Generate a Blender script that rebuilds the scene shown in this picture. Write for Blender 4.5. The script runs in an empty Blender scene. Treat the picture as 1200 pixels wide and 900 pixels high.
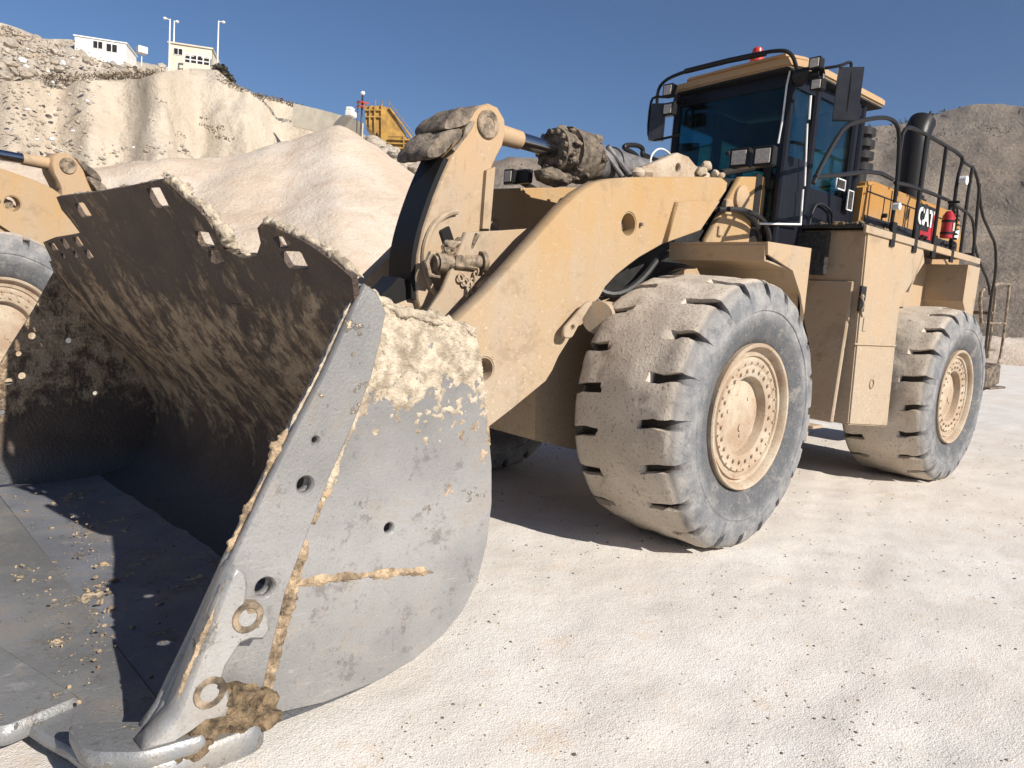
# Quarry yard with a large wheel loader, built object by object
import bpy, bmesh, math, random
from mathutils import Vector, Matrix, noise
random.seed(7)
R = math.radians
sc = bpy.context.scene
COL = sc.collection

# ---------------------------------------------------------------- camera pose
CAMP = Vector((4.84784, 4.29572, 1.67594))
YAW, PIT, ROL, FPX, ART = 3.95165304, 0.114870314, 0.0781085, 852.857, -0.0293223
Fv = Vector((math.cos(YAW)*math.cos(PIT), math.sin(YAW)*math.cos(PIT), -math.sin(PIT)))
r0 = Fv.cross(Vector((0, 0, 1))).normalized()
u0 = r0.cross(Fv)
Rv = r0*math.cos(ROL) + u0*math.sin(ROL)
Uv = -r0*math.sin(ROL) + u0*math.cos(ROL)
def ray(x, y): return Fv + Rv*((x-600)/FPX) - Uv*((y-450)/FPX)
def at(x, y, ax, val):                       # survey point: sight line met with a known plane of the machine
    d = ray(x, y); return CAMP + d*((val-CAMP[ax])/d[ax])
def atl(x, y, n, c):
    d = ray(x, y); n = Vector(n); return CAMP + d*((c-n.dot(CAMP))/n.dot(d))
HB = 2.275
MR = Matrix.Translation((-HB, 0, 0)) @ Matrix.Rotation(ART, 4, 'Z')
MRI = MR.inverted()
def ry(x, y, Y):                             # same in the rear frame of the machine, plane Y = const
    o = MRI @ CAMP; d = MRI.to_3x3() @ ray(x, y); return o + d*((Y-o[1])/d[1])
def rx(x, y, X):
    o = MRI @ CAMP; d = MRI.to_3x3() @ ray(x, y); return o + d*((X-o[0])/d[0])
def azel(x, y):
    d = ray(x, y); return math.atan2(d.y, d.x), math.atan2(d.z, math.hypot(d.x, d.y))
def polar(az, dist, z): return Vector((CAMP.x+dist*math.cos(az), CAMP.y+dist*math.sin(az), z))

# ---------------------------------------------------------------- objects
def tag(o, label=None, cat=None, group=None, kind=None):
    if label: o['label'] = label
    if cat: o['category'] = cat
    if group: o['group'] = group
    if kind: o['kind'] = kind
    return o
def empty(name, loc=(0, 0, 0), parent=None):
    o = bpy.data.objects.new(name, None); COL.objects.link(o); o.location = loc
    if parent: o.parent = parent
    return o
def link(name, me, mat, parent=None):
    o = bpy.data.objects.new(name, me); COL.objects.link(o)
    if parent: o.parent = parent
    if mat is not None:
        for m in (mat if isinstance(mat, (list, tuple)) else [mat]): me.materials.append(m)
    return o
def fbm(v, oct=4, s=1.0):
    t = 0; a = 1
    for i in range(oct):
        t += a*noise.noise(v*s); s *= 2.03; a *= .5
    return t
class MB:
    def __init__(s): s.bm = bmesh.new(); s.mi = 0
    def _fin(s, vs0, fs0):
        for f in s.bm.faces[fs0:] if False else []: pass
    def box(s, c, d, rot=(0, 0, 0), bev=.006, M=None):
        b = bmesh.new(); bmesh.ops.create_cube(b, size=1)
        bmesh.ops.scale(b, vec=d, verts=b.verts)
        if bev and min(d) > bev*2.5: bmesh.ops.bevel(b, geom=b.edges[:], offset=bev, segments=1, affect='EDGES')
        T = Matrix.Translation(c)
        for i, ax in enumerate('XYZ'):
            pass
        T = T @ Matrix.Rotation(rot[2], 4, 'Z') @ Matrix.Rotation(rot[1], 4, 'Y') @ Matrix.Rotation(rot[0], 4, 'X')
        if M: T = M @ T
        b.transform(T); s.merge(b); return s
    def merge(s, b):
        me = bpy.data.meshes.new('tmp'); b.to_mesh(me); b.free()
        n = len(s.bm.faces); s.bm.from_mesh(me); bpy.data.meshes.remove(me)
        s.bm.faces.ensure_lookup_table()
        if s.mi:
            for f in s.bm.faces[n:]: f.material_index = s.mi
        return s
    def cyl(s, p0, p1, r, r2=None, seg=24, caps=True):
        p0 = Vector(p0); p1 = Vector(p1); d = p1-p0
        b = bmesh.new()
        bmesh.ops.create_cone(b, cap_ends=caps, segments=seg, radius1=r, radius2=r if r2 is None else r2, depth=d.length)
        b.transform(Matrix.Translation((p0+p1)/2) @ d.to_track_quat('Z', 'Y').to_matrix().to_4x4()); s.merge(b); return s
    def tube(s, pts, r, seg=10, closed=False, smooth=0):
        pts = [Vector(p) for p in pts]
        if smooth:
            for _ in range(smooth):
                q = [pts[0]]
                for a, c in zip(pts, pts[1:]): q += [a.lerp(c, .25), a.lerp(c, .75)]
                q.append(pts[-1]); pts = q
        rings = []; n = len(pts); up = Vector((0, 0, 1)); prev = None
        for i, p in enumerate(pts):
            if closed: t = (pts[(i+1) % n]-pts[i-1])
            else: t = (pts[min(i+1, n-1)]-pts[max(i-1, 0)])
            t.normalize()
            if prev is None:
                a = t.cross(up)
                if a.length < .1: a = t.cross(Vector((1, 0, 0)))
            else: a = prev - t*prev.dot(t)
            a.normalize(); prev = a; c = t.cross(a)
            rr = r(i/(n-1)) if callable(r) else r
            rings.append([s.bm.verts.new(p+(a*math.cos(k*2*math.pi/seg)+c*math.sin(k*2*math.pi/seg))*rr) for k in range(seg)])
        m = n if closed else n-1
        for i in range(m):
            A = rings[i]; B = rings[(i+1) % n]
            for k in range(seg):
                f = s.bm.faces.new((A[k], A[(k+1) % seg], B[(k+1) % seg], B[k])); f.material_index = s.mi
        if not closed:
            for e in (rings[0], rings[-1]):
                f = s.bm.faces.new(e); f.material_index = s.mi
        return s
    def rev(s, prof, seg=64, axis='Y', org=(0, 0, 0)):      # prof: list of (radius, height along the axis)
        rings = []
        for (r, h) in prof:
            ring = []
            for k in range(seg):
                a = k*2*math.pi/seg
                if axis == 'Y': v = Vector((r*math.cos(a), h, r*math.sin(a)))
                elif axis == 'X': v = Vector((h, r*math.cos(a), r*math.sin(a)))
                else: v = Vector((r*math.cos(a), r*math.sin(a), h))
                ring.append(s.bm.verts.new(v+Vector(org)))
            rings.append(ring)
        for A, B in zip(rings, rings[1:]):
            for k in range(seg):
                f = s.bm.faces.new((A[k], A[(k+1) % seg], B[(k+1) % seg], B[k])); f.material_index = s.mi
        for e, pr in ((rings[0], prof[0]), (rings[-1], prof[-1])):
            if pr[0] < .01:
                f = s.bm.faces.new(e); f.material_index = s.mi
        return s
    def poly(s, pts, thick=None, n=None):                   # prism: polygon pts pushed along n
        n = Vector(n); a = [s.bm.verts.new(Vector(p)) for p in pts]; b = [s.bm.verts.new(Vector(p)+n) for p in pts]
        fs = [s.bm.faces.new(a), s.bm.faces.new(b[::-1])]
        for i in range(len(pts)):
            j = (i+1) % len(pts); fs.append(s.bm.faces.new((a[i], b[i], b[j], a[j])))
        for f in fs: f.material_index = s.mi
        return s
    def lump(s, c, d, amp=.35, sub=3, seed=0, fr=2.0):
        b = bmesh.new(); bmesh.ops.create_icosphere(b, subdivisions=sub, radius=1)
        o = Vector((seed*3.1, seed*1.7, seed))
        for v in b.verts:
            k = 1+amp*fbm(v.co*fr*.5+o, 3, 1.0); v.co = Vector((v.co.x*d[0]*k, v.co.y*d[1]*k, v.co.z*d[2]*k))
        b.transform(Matrix.Translation(c)); s.merge(b); return s
    def build(s, name, mat, parent=None, M=None, smooth=None):
        bmesh.ops.recalc_face_normals(s.bm, faces=s.bm.faces)
        if M is not None: s.bm.transform(M)
        me = bpy.data.meshes.new(name); s.bm.to_mesh(me); s.bm.free()
        if smooth is None: smooth = 35
        if smooth:
            me.polygons.foreach_set('use_smooth', [True]*len(me.polygons))
            me.set_sharp_from_angle(angle=R(smooth))
        return link(name, me, mat, parent)
def circle(cx, cy, r, n=24): return [(cx+r*math.cos(i*2*math.pi/n), cy+r*math.sin(i*2*math.pi/n)) for i in range(n)]
def arc_round(pts, rad, n=5):                # round the corners of a 2-D outline
    out = []; m = len(pts)
    for i in range(m):
        p = Vector(pts[i]); a = Vector(pts[i-1])-p; b = Vector(pts[(i+1) % m])-p
        k = min(rad, a.length*.45, b.length*.45)
        A = p+a.normalized()*k; B = p+b.normalized()*k
        for j in range(n+1):
            t = j/n; out.append(tuple(A*(1-t)**2+p*2*t*(1-t)+B*t*t))
    return out
def plate(name, outline, holes, M, thick, mat, parent=None, bev=.006, T=None, mesh_only=False):
    # outline in a local x/y plane, holes cut through; M carries the local plane into place (local z = thickness)
    cu = bpy.data.curves.new(name, 'CURVE'); cu.dimensions = '2D'; cu.fill_mode = 'BOTH'
    for o in [outline]+list(holes):
        sp = cu.splines.new('POLY'); sp.points.add(len(o)-1)
        for p, q in zip(sp.points, o): p.co = (q[0], q[1], 0, 1)
        sp.use_cyclic_u = True
    cu.extrude = thick/2-bev; cu.bevel_depth = bev; cu.bevel_resolution = 0; cu.offset = -bev
    ob = bpy.data.objects.new(name, cu); COL.objects.link(ob)
    bpy.context.view_layer.update()
    me = bpy.data.meshes.new_from_object(ob.evaluated_get(bpy.context.evaluated_depsgraph_get()))
    bpy.data.objects.remove(ob); bpy.data.curves.remove(cu)
    me.name = name
    me.transform((T or Matrix()) @ M)
    if mesh_only: return me
    me.materials.clear()
    return link(name, me, mat, parent)
def frameM(o, u, v):
    u = Vector(u).normalized(); v = Vector(v); v = (v-u*v.dot(u)).normalized(); w = u.cross(v)
    m = Matrix((u, v, w)).transposed().to_4x4(); m.translation = Vector(o); return m
def XZ(y): return Matrix(((1, 0, 0, 0), (0, 0, -1, y), (0, 1, 0, 0), (0, 0, 0, 1)))   # local (x,y)->(X,Z), centred on Y=y

def split_pieces(o):                          # one object for every piece standing apart in a mesh
    me = o.data; bm = bmesh.new(); bm.from_mesh(me); bm.verts.ensure_lookup_table()
    n = len(bm.verts); p = list(range(n))
    def f(a):
        while p[a] != a: p[a] = p[p[a]]; a = p[a]
        return a
    for e in bm.edges:
        a, b = f(e.verts[0].index), f(e.verts[1].index); p[a] = b
    bb = {}
    for v in bm.verts:
        r = f(v.index); c = v.co
        if r in bb:
            q = bb[r]
            for i in range(3): q[i] = min(q[i], c[i]); q[i+3] = max(q[i+3], c[i])
        else: bb[r] = [*c, *c]
    K = list(bb); m = len(K)
    if m < 2 or m > 200: bm.free(); return
    g = list(range(m))
    def h(a):
        while g[a] != a: g[a] = g[g[a]]; a = g[a]
        return a
    for i in range(m):
        for j in range(i):
            A, B = bb[K[i]], bb[K[j]]
            if all(A[k] <= B[k+3]+.01 and B[k] <= A[k+3]+.01 for k in range(3)): g[h(i)] = h(j)
    cl = {K[i]: h(i) for i in range(m)}; ids = sorted(set(cl.values()))
    if len(ids) < 2: bm.free(); return
    grp = [cl[f(v.index)] for v in bm.verts]
    for c_ in ids[1:]:
        b2 = bm.copy(); b2.verts.ensure_lookup_table()
        bmesh.ops.delete(b2, geom=[v for v, q in zip(list(b2.verts), grp) if q != c_], context='VERTS')
        m2 = me.copy(); b2.to_mesh(m2); b2.free(); o2 = o.copy(); o2.data = m2; COL.objects.link(o2)
    bmesh.ops.delete(bm, geom=[v for v, q in zip(list(bm.verts), grp) if q != ids[0]], context='VERTS')
    bm.to_mesh(me); bm.free()
def split_all():
    for o in list(bpy.data.objects):
        if o.type == 'MESH' and o.parent and not o.get('kind') and o.name.split('.')[0] not in ('pane', 'wheel', 'tyre', 'panel_gap_'): split_pieces(o)
# ---------------------------------------------------------------- materials
def new_mat(name):
    m = bpy.data.materials.new(name); m.use_nodes = True; nt = m.node_tree
    for n in list(nt.nodes): nt.nodes.remove(n)
    out = nt.nodes.new('ShaderNodeOutputMaterial'); b = nt.nodes.new('ShaderNodeBsdfPrincipled')
    nt.links.new(b.outputs[0], out.inputs[0]); return m, nt, b
class N:
    def __init__(s, nt): s.nt = nt; s.tc = nt.nodes.new('ShaderNodeTexCoord').outputs['Object']
    def l(s, a, b): s.nt.links.new(a, b)
    def noise(s, scale, detail=6, rough=.6, vec=None, stretch=None, dist=0):
        n = s.nt.nodes.new('ShaderNodeTexNoise'); n.inputs['Scale'].default_value = scale; n.inputs['Detail'].default_value = detail
        n.inputs['Roughness'].default_value = rough; n.inputs['Distortion'].default_value = dist
        v = vec or s.tc
        if stretch:
            mp = s.nt.nodes.new('ShaderNodeMapping'); mp.inputs['Scale'].default_value = stretch[:3]
            if len(stretch) > 3: mp.inputs['Rotation'].default_value = stretch[3:6]; mp.inputs['Scale'].default_value = stretch[:3]
            s.l(v, mp.inputs[0]); v = mp.outputs[0]
        s.l(v, n.inputs['Vector']); return n.outputs[0]
    def voro(s, scale, feat='F1'):
        n = s.nt.nodes.new('ShaderNodeTexVoronoi'); n.feature = feat; n.inputs['Scale'].default_value = scale; s.l(s.tc, n.inputs['Vector']); return n.outputs[0]
    def ramp(s, x, a, b, lo=0., hi=1.):
        n = s.nt.nodes.new('ShaderNodeMapRange'); n.interpolation_type = 'SMOOTHSTEP'
        s.l(x, n.inputs[0]); n.inputs[1].default_value = a; n.inputs[2].default_value = b; n.inputs[3].default_value = lo; n.inputs[4].default_value = hi; return n.outputs[0]
    def m(s, op, a, b=None, c=None):
        n = s.nt.nodes.new('ShaderNodeMath'); n.operation = op
        for i, v in enumerate((a, b, c)):
            if v is None: continue
            if isinstance(v, (int, float)): n.inputs[i].default_value = v
            else: s.l(v, n.inputs[i])
        return n.outputs[0]
    def mix(s, f, a, b):
        n = s.nt.nodes.new('ShaderNodeMix'); n.data_type = 'RGBA'
        if isinstance(f, (int, float)): n.inputs[0].default_value = f
        else: s.l(f, n.inputs[0])
        for i, v in ((6, a), (7, b)):
            if isinstance(v, (tuple, list)): n.inputs[i].default_value = (*v, 1)
            else: s.l(v, n.inputs[i])
        return n.outputs[2]
    def sep(s, vec=None):
        n = s.nt.nodes.new('ShaderNodeSeparateXYZ'); s.l(vec or s.tc, n.inputs[0]); return n.outputs
    def bump(s, h, strength=.3, dist=.01, b=None):
        n = s.nt.nodes.new('ShaderNodeBump'); n.inputs['Strength'].default_value = strength; n.inputs['Distance'].default_value = dist
        s.l(h, n.inputs['Height'])
        if b is not None: s.l(b, n.inputs['Normal'])
        return n.outputs[0]
DUST = (.355, .285, .21)
def mat_paint(name, base, dust=.5, zlo=.8, zhi=3.2, rough=.45, dcol=DUST, chips=True):
    m, nt, b = new_mat(name); k = N(nt)
    z = k.sep()[2]
    big = k.noise(1.1, 5, .65); mid = k.noise(6, 6, .7); fine = k.noise(60, 3, .6); str_ = k.noise(3.0, 5, .7, stretch=(2.2, 2.2, .35))
    f = k.m('ADD', k.m('MULTIPLY', k.ramp(z, zlo, zhi, .32, -.18), 1.0), dust)
    f = k.m('ADD', f, k.m('MULTIPLY', k.m('SUBTRACT', big, .5), .9))
    f = k.m('ADD', f, k.m('MULTIPLY', k.m('SUBTRACT', str_, .5), .7))
    f = k.m('ADD', f, k.m('MULTIPLY', k.m('SUBTRACT', mid, .5), .35))
    scr = k.noise(5, 4, .7, stretch=(1, 1, 16, 0, .6, 0)); scr2 = k.noise(5, 4, .7, stretch=(14, 1, 1, 0, .2, 0))
    cl = nt.nodes.new('ShaderNodeClamp'); k.l(f, cl.inputs[0]); cl.inputs[1].default_value = .04; cl.inputs[2].default_value = .97
    col = k.mix(cl.outputs[0], base, dcol)
    if chips:
        col = k.mix(k.m('MULTIPLY', k.ramp(scr, .60, .66), .35), col, (.47, .39, .30)); col = k.mix(k.m('MULTIPLY', k.ramp(scr2, .61, .67), .35), col, (.20, .13, .07))
        gr = k.ramp(k.noise(2.3, 9, .8, dist=.4), .53, .63); col = k.mix(k.m('MULTIPLY', gr, .38), col, (.20, .145, .095))
        pz = k.ramp(z, 2.4, 1.0, 0, .05)
        ch = k.ramp(k.m('ADD', k.noise(38, 4, .75), pz), .635, .68)
        col = k.mix(k.m('MULTIPLY', ch, .75), col, (.48, .40, .31))
        sp = k.ramp(k.m('ADD', k.noise(24, 7, .8), pz), .62, .67)
        col = k.mix(k.m('MULTIPLY', sp, .45), col, (.16, .11, .07))
        wh = k.ramp(k.noise(5, 8, .85), .60, .66)
        col = k.mix(k.m('MULTIPLY', wh, .4), col, (.50, .42, .33))
    k.l(col, b.inputs['Base Color'])
    k.l(k.m('ADD', k.m('MULTIPLY', cl.outputs[0], .4), rough), b.inputs['Roughness'])
    b.inputs['Specular IOR Level'].default_value = .35 if chips else .18
    k.l(k.bump(k.m('ADD', fine, k.m('MULTIPLY', mid, 1.2)), .25, .006), b.inputs['Normal'])
    return m
YEL = (.40, .225, .06)
M = {}
M['arm'] = mat_paint('arm_paint', YEL, .58, 1.0, 3.2)
M['fender'] = mat_paint('fender_paint', (.46, .27, .10), .72, 1.2, 3.0)
M['tank'] = mat_paint('tank_paint', (.46, .28, .12), .70, .8, 3.4)
M['hood'] = mat_paint('hood_paint', (.40, .20, .045), .14, 2.5, 3.4, .35)
M['lever'] = mat_paint('lever_paint', (.47, .26, .09), .62, 1.2, 4.0)
M['roofp'] = mat_paint('roof_paint', (.46, .26, .09), .55, 2, 5)
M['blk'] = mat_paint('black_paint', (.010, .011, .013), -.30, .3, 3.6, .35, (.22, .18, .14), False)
M['blkdust'] = mat_paint('dusty_black_paint', (.016, .016, .018), .0, .3, 3.6, .4, (.3, .245, .185), False)
M['cab'] = mat_paint('cab_paint', (.004, .006, .012), -.55, 1.0, 3.6, .25, (.22, .19, .17), False)
def mat_simple(name, col, rough=.6, metal=0., nscale=8, var=.25, bump=.1, dark=None):
    m, nt, b = new_mat(name); k = N(nt)
    n = k.noise(nscale, 6, .65)
    d = dark or tuple(c*(1-var*1.6) for c in col)
    k.l(k.mix(k.ramp(n, .3, .7), d, tuple(min(1, c*(1+var*.5)) for c in col)), b.inputs['Base Color'])
    b.inputs['Roughness'].default_value = rough; b.inputs['Metallic'].default_value = metal
    if bump: k.l(k.bump(k.noise(nscale*6, 4, .6), bump, .01), b.inputs['Normal'])
    return m
M['grease'] = mat_simple('greasy_mud_metal', (.16, .125, .09), .8, .0, 14, .75, .9, (.03, .024, .02)); M['pad'] = mat_simple('mud_coated_pad', (.20, .16, .12), .9, .0, 9, .8, 1.0, (.06, .048, .038))
M['dirtmetal'] = mat_simple('dirty_link_metal', (.30, .23, .16), .6, .15, 14, .5, .5)
M['chrome'] = mat_simple('chrome_rod', (.42, .42, .44), .18, 1.0, 5, .05, 0)
M['cyl'] = mat_simple('cylinder_paint', (.20, .19, .19), .5, .2, 12, .3, .2)
M['mudcake'] = mat_simple('dried_mud', (.42, .31, .20), .95, 0, 16, .45, 1.0); M['palemud'] = mat_simple('pale_dried_mud', (.47, .40, .305), .95, 0, 18, .5, 1.0, (.26, .21, .155))
M['darkmud'] = mat_simple('damp_dark_mud', (.22, .155, .09), .95, 0, 22, .5, 1.0)
M['hose'] = mat_simple('rubber_hose', (.02, .02, .02), .5, 0, 20, .3, .1)
M['red'] = mat_simple('red_paint', (.42, .02, .03), .35, 0, 12, .15, 0)
M['redlens'] = mat_simple('red_lens', (.55, .05, .03), .3, 0, 8, .15, 0)
M['white'] = mat_simple('white_paint', (.72, .72, .7), .5, 0, 6, .12, 0)
M['lens'] = mat_simple('lamp_lens', (.55, .50, .42), .3, .0, 40, .2, .1)
M['mirror'] = mat_simple('mirror_back', (.03, .03, .035), .35, 0, 5, .3, 0)
M['interior'] = mat_simple('cab_lining', (.012, .013, .014), .8, 0, 5, .3, 0)
M['seatm'] = mat_simple('seat_fabric', (.03, .03, .035), .85, 0, 15, .3, .2)
M['grating'] = mat_simple('steel_grating', (.05, .048, .045), .6, .3, 30, .5, .8)
M['belt'] = mat_simple('black_stripe', (.018, .018, .02), .45, 0, 14, .4, .1)
def mat_glass():
    m, nt, b = new_mat('tinted_glass'); k = N(nt); nt.nodes.remove(b)
    out = [n for n in nt.nodes if n.type == 'OUTPUT_MATERIAL'][0]
    tr = nt.nodes.new('ShaderNodeBsdfTransparent'); tr.inputs[0].default_value = (.36, .66, .72, 1)
    gl = nt.nodes.new('ShaderNodeBsdfGlossy'); gl.inputs[0].default_value = (.9, .95, 1, 1); gl.inputs[1].default_value = .04
    df = nt.nodes.new('ShaderNodeBsdfDiffuse'); df.inputs[0].default_value = (.25, .22, .18, 1)
    fr = nt.nodes.new('ShaderNodeFresnel'); fr.inputs[0].default_value = 1.45
    mx = nt.nodes.new('ShaderNodeMixShader'); k.l(k.m('MULTIPLY', fr.outputs[0], .4), mx.inputs[0]); k.l(tr.outputs[0], mx.inputs[1]); k.l(gl.outputs[0], mx.inputs[2])
    m2 = nt.nodes.new('ShaderNodeMixShader'); k.l(k.ramp(k.noise(5, 6, .7), .4, .8, .01, .05), m2.inputs[0]); k.l(mx.outputs[0], m2.inputs[1]); k.l(df.outputs[0], m2.inputs[2])
    k.l(m2.outputs[0], out.inputs[0]); return m
M['glass'] = mat_glass()
def mat_tyre():
    m, nt, b = new_mat('dusty_tyre_rubber'); k = N(nt)
    x, y, z = k.sep()
    rad = k.m('SQRT', k.m('ADD', k.m('MULTIPLY', x, x), k.m('MULTIPLY', z, z)))
    ay = k.m('ABSOLUTE', y)
    n1 = k.noise(7, 7, .7); n2 = k.noise(45, 4, .7); n3 = k.noise(2.2, 4, .6)
    tread = k.ramp(k.m('SUBTRACT', k.m('ADD', ay, k.m('MULTIPLY', k.m('SUBTRACT', n1, .5), .16)), 0), .37, .425, 1, 0)
    tread = k.m('MULTIPLY', tread, k.ramp(rad, .955, .985))
    side = k.mix(k.ramp(n1, .35, .7), (.155, .160, .172), (.29, .285, .28))
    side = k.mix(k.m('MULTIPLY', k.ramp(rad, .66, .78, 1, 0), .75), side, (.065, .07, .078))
    side = k.mix(k.m('MULTIPLY', k.ramp(n2, .5, .75), .35), side, (.36, .31, .25))
    side = k.mix(k.m('MULTIPLY', k.ramp(k.noise(11, 8, .8, dist=.5), .52, .62), .55), side, (.085, .088, .096))
    side = k.mix(k.m('MULTIPLY', k.ramp(k.noise(4, 8, .8), .54, .66), .45), side, (.36, .33, .29))
    side = k.mix(k.ramp(k.m('ADD', rad, k.m('MULTIPLY', k.m('SUBTRACT', n1, .5), .2)), .86, .98, 0, .5), side, (.30, .275, .245))
    tr = k.mix(k.ramp(n3, .3, .7), (.46, .395, .32), (.58, .51, .425))
    tr = k.mix(k.m('MULTIPLY', k.ramp(n2, .56, .68), .75), tr, (.12, .09, .065))
    tr = k.mix(k.m('MULTIPLY', k.ramp(n1, .58, .75), .55), tr, (.20, .165, .13))
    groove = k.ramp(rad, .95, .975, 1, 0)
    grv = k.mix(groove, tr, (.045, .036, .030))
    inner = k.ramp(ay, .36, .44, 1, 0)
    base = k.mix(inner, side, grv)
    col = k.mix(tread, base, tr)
    k.l(col, b.inputs['Base Color']); b.inputs['Roughness'].default_value = .9; b.inputs['Specular IOR Level'].default_value = .25
    h = k.m('ADD', k.m('MULTIPLY', n1, 1.5), n2)
    k.l(k.bump(h, .55, .012), b.inputs['Normal'])
    return m
M['tyre'] = mat_tyre()
def mat_rim():
    m, nt, b = new_mat('dusty_rim_paint'); k = N(nt)
    n1 = k.noise(14, 7, .75); n2 = k.noise(4, 4, .6); n3 = k.noise(70, 3, .6)
    col = k.mix(k.ramp(n2, .3, .7), (.33, .24, .165), (.45, .38, .29))
    col = k.mix(k.ramp(n1, .57, .68), col, (.30, .17, .085))
    col = k.mix(k.m('MULTIPLY', k.ramp(n3, .60, .68), .7), col, (.13, .09, .06))
    k.l(col, b.inputs['Base Color']); b.inputs['Roughness'].default_value = .85
    k.l(k.bump(k.m('ADD', n1, n3), .5, .006), b.inputs['Normal']); return m
M['rim'] = mat_rim()
def mat_steel(name, mud_lo, mud_hi, mudz=None, base=(.25, .245, .243), scratch=True, darkn=.5):
    # worn bucket steel with caked mud where the noise (plus height mudz) says so
    m, nt, b = new_mat(name); k = N(nt)
    z = k.sep()[2]
    n1 = k.noise(3.2, 8, .72, dist=.3); n2 = k.noise(16, 7, .75); n3 = k.noise(80, 3, .6); n4 = k.noise(1.2, 4, .6)
    sc_ = k.noise(10, 4, .7, stretch=(1, 1, 12, 0, .5, 0), dist=.8); sc2 = k.noise(4, 4, .7, stretch=(14, 1, 1, 0, .75, 0), dist=.6); sc3 = k.noise(6, 4, .7, stretch=(1, 1, 14, 0, -.5, 0), dist=.7)
    c = k.mix(k.ramp(n4, .35, .65), base, tuple(x*1.45 for x in base))
    c = k.mix(k.m('MULTIPLY', k.ramp(n2, .55, .75), .6), c, (.30, .285, .26))
    c = k.mix(k.m('MULTIPLY', k.ramp(n2, .42, .28), .5), c, (.09, .09, .095))
    if scratch:
        low = k.ramp(k.noise(1.7, 4, .6), .42, .62); low2 = k.ramp(k.noise(2.6, 4, .6, stretch=(1.3, 1, .7)), .45, .62)
        c = k.mix(k.m('MULTIPLY', k.m('MULTIPLY', k.ramp(sc_, .60, .66), low), .5), c, (.46, .45, .44))
        c = k.mix(k.m('MULTIPLY', k.m('MULTIPLY', k.ramp(sc2, .62, .68), low2), .35), c, (.12, .12, .12)); c = k.mix(k.m('MULTIPLY', k.m('MULTIPLY', k.ramp(sc3, .60, .67), low2), .5), c, (.48, .47, .45))
        c = k.mix(k.m('MULTIPLY', k.ramp(k.noise(2.4, 8, .8, dist=.3), .50, .62), .6), c, (.34, .30, .255)); c = k.mix(k.m('MULTIPLY', k.ramp(k.noise(7, 8, .8), .56, .64), .5), c, (.115, .10, .09))
    c = k.mix(k.m('MULTIPLY', k.ramp(k.noise(150, 4, .75), .56, .66), .5), c, (.42, .39, .35)); c = k.mix(k.m('MULTIPLY', k.ramp(k.noise(95, 5, .8), .57, .66), .5), c, (.07, .065, .06)); c = k.mix(k.ramp(z, .6, 1.25, 0, .38), c, (.125, .118, .112))
    mud = k.m('ADD', k.m('MULTIPLY', n1, .6), k.m('MULTIPLY', n2, .4))
    if mudz:
        for (a, bb, amt) in mudz: mud = k.m('ADD', mud, k.ramp(z, a, bb, 0, amt))
    mk = k.ramp(mud, mud_lo, mud_hi)
    mc = k.mix(k.ramp(n2, .35, .65), (.34, .245, .15), (.60, .49, .34))
    mc = k.mix(k.ramp(n3, .55, .7), mc, (.66, .57, .44))
    c = k.mix(mk, c, mc)
    k.l(c, b.inputs['Base Color'])
    k.l(k.m('MULTIPLY', k.m('SUBTRACT', 1, mk), .35), b.inputs['Metallic'])
    k.l(k.m('ADD', k.m('MULTIPLY', mk, .5), k.ramp(n2, .3, .7, .36, .5)), b.inputs['Roughness'])
    h = k.m('ADD', k.m('MULTIPLY', mk, k.m('ADD', 1.4, n2)), k.m('MULTIPLY', n3, .15))
    k.l(k.bump(h, .8, .02), b.inputs['Normal'])
    return m
M['bside'] = mat_steel('bucket_side_steel', .625, .655, [(1.05, 1.5, .06)])
M['bstrip'] = mat_steel('bucket_edge_steel', .60, .63, [(1.2, 1.7, .07)])
M['bfloor'] = mat_steel('bucket_floor_steel', .555, .60, [(.0, .2, .012)], (.215, .23, .265))
M['bcut'] = mat_steel('polished_edge_steel', .56, .60, None, (.20, .205, .21))
M['shroud'] = mat_steel('shroud_steel', .585, .62, None, (.33, .325, .315))
def mat_inner():
    m, nt, b = new_mat('bucket_inner_steel'); k = N(nt)
    z = k.sep()[2]
    st = k.noise(2.6, 7, .75, stretch=(1.0, 1.6, .30)); n2 = k.noise(9, 6, .75); n1 = k.noise(1.6, 6, .7); n3 = k.noise(50, 3, .6)
    mud = k.m('ADD', k.m('MULTIPLY', st, .55), k.m('MULTIPLY', n2, .45))
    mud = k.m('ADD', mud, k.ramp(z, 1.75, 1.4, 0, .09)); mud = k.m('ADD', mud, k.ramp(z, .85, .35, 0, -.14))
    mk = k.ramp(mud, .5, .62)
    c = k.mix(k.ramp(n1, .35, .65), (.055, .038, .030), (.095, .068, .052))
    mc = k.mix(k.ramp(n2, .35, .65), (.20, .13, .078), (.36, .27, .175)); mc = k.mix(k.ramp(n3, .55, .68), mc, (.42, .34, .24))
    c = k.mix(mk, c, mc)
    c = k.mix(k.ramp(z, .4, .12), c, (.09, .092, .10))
    k.l(c, b.inputs['Base Color']); b.inputs['Roughness'].default_value = .7
    k.l(k.m('MULTIPLY', k.ramp(z, .5, .2), .3), b.inputs['Metallic'])
    k.l(k.bump(k.m('ADD', k.m('MULTIPLY', mk, 1.2), n3), .7, .02), b.inputs['Normal']); return m
M['inner'] = mat_inner()

# ================================================================ WHEEL LOADER
L = empty('wheel_loader')
tag(L, 'dusty yellow wheel loader with its big grey bucket lowered in the foreground', 'wheel loader', 'wheel loaders in the quarry')

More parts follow.
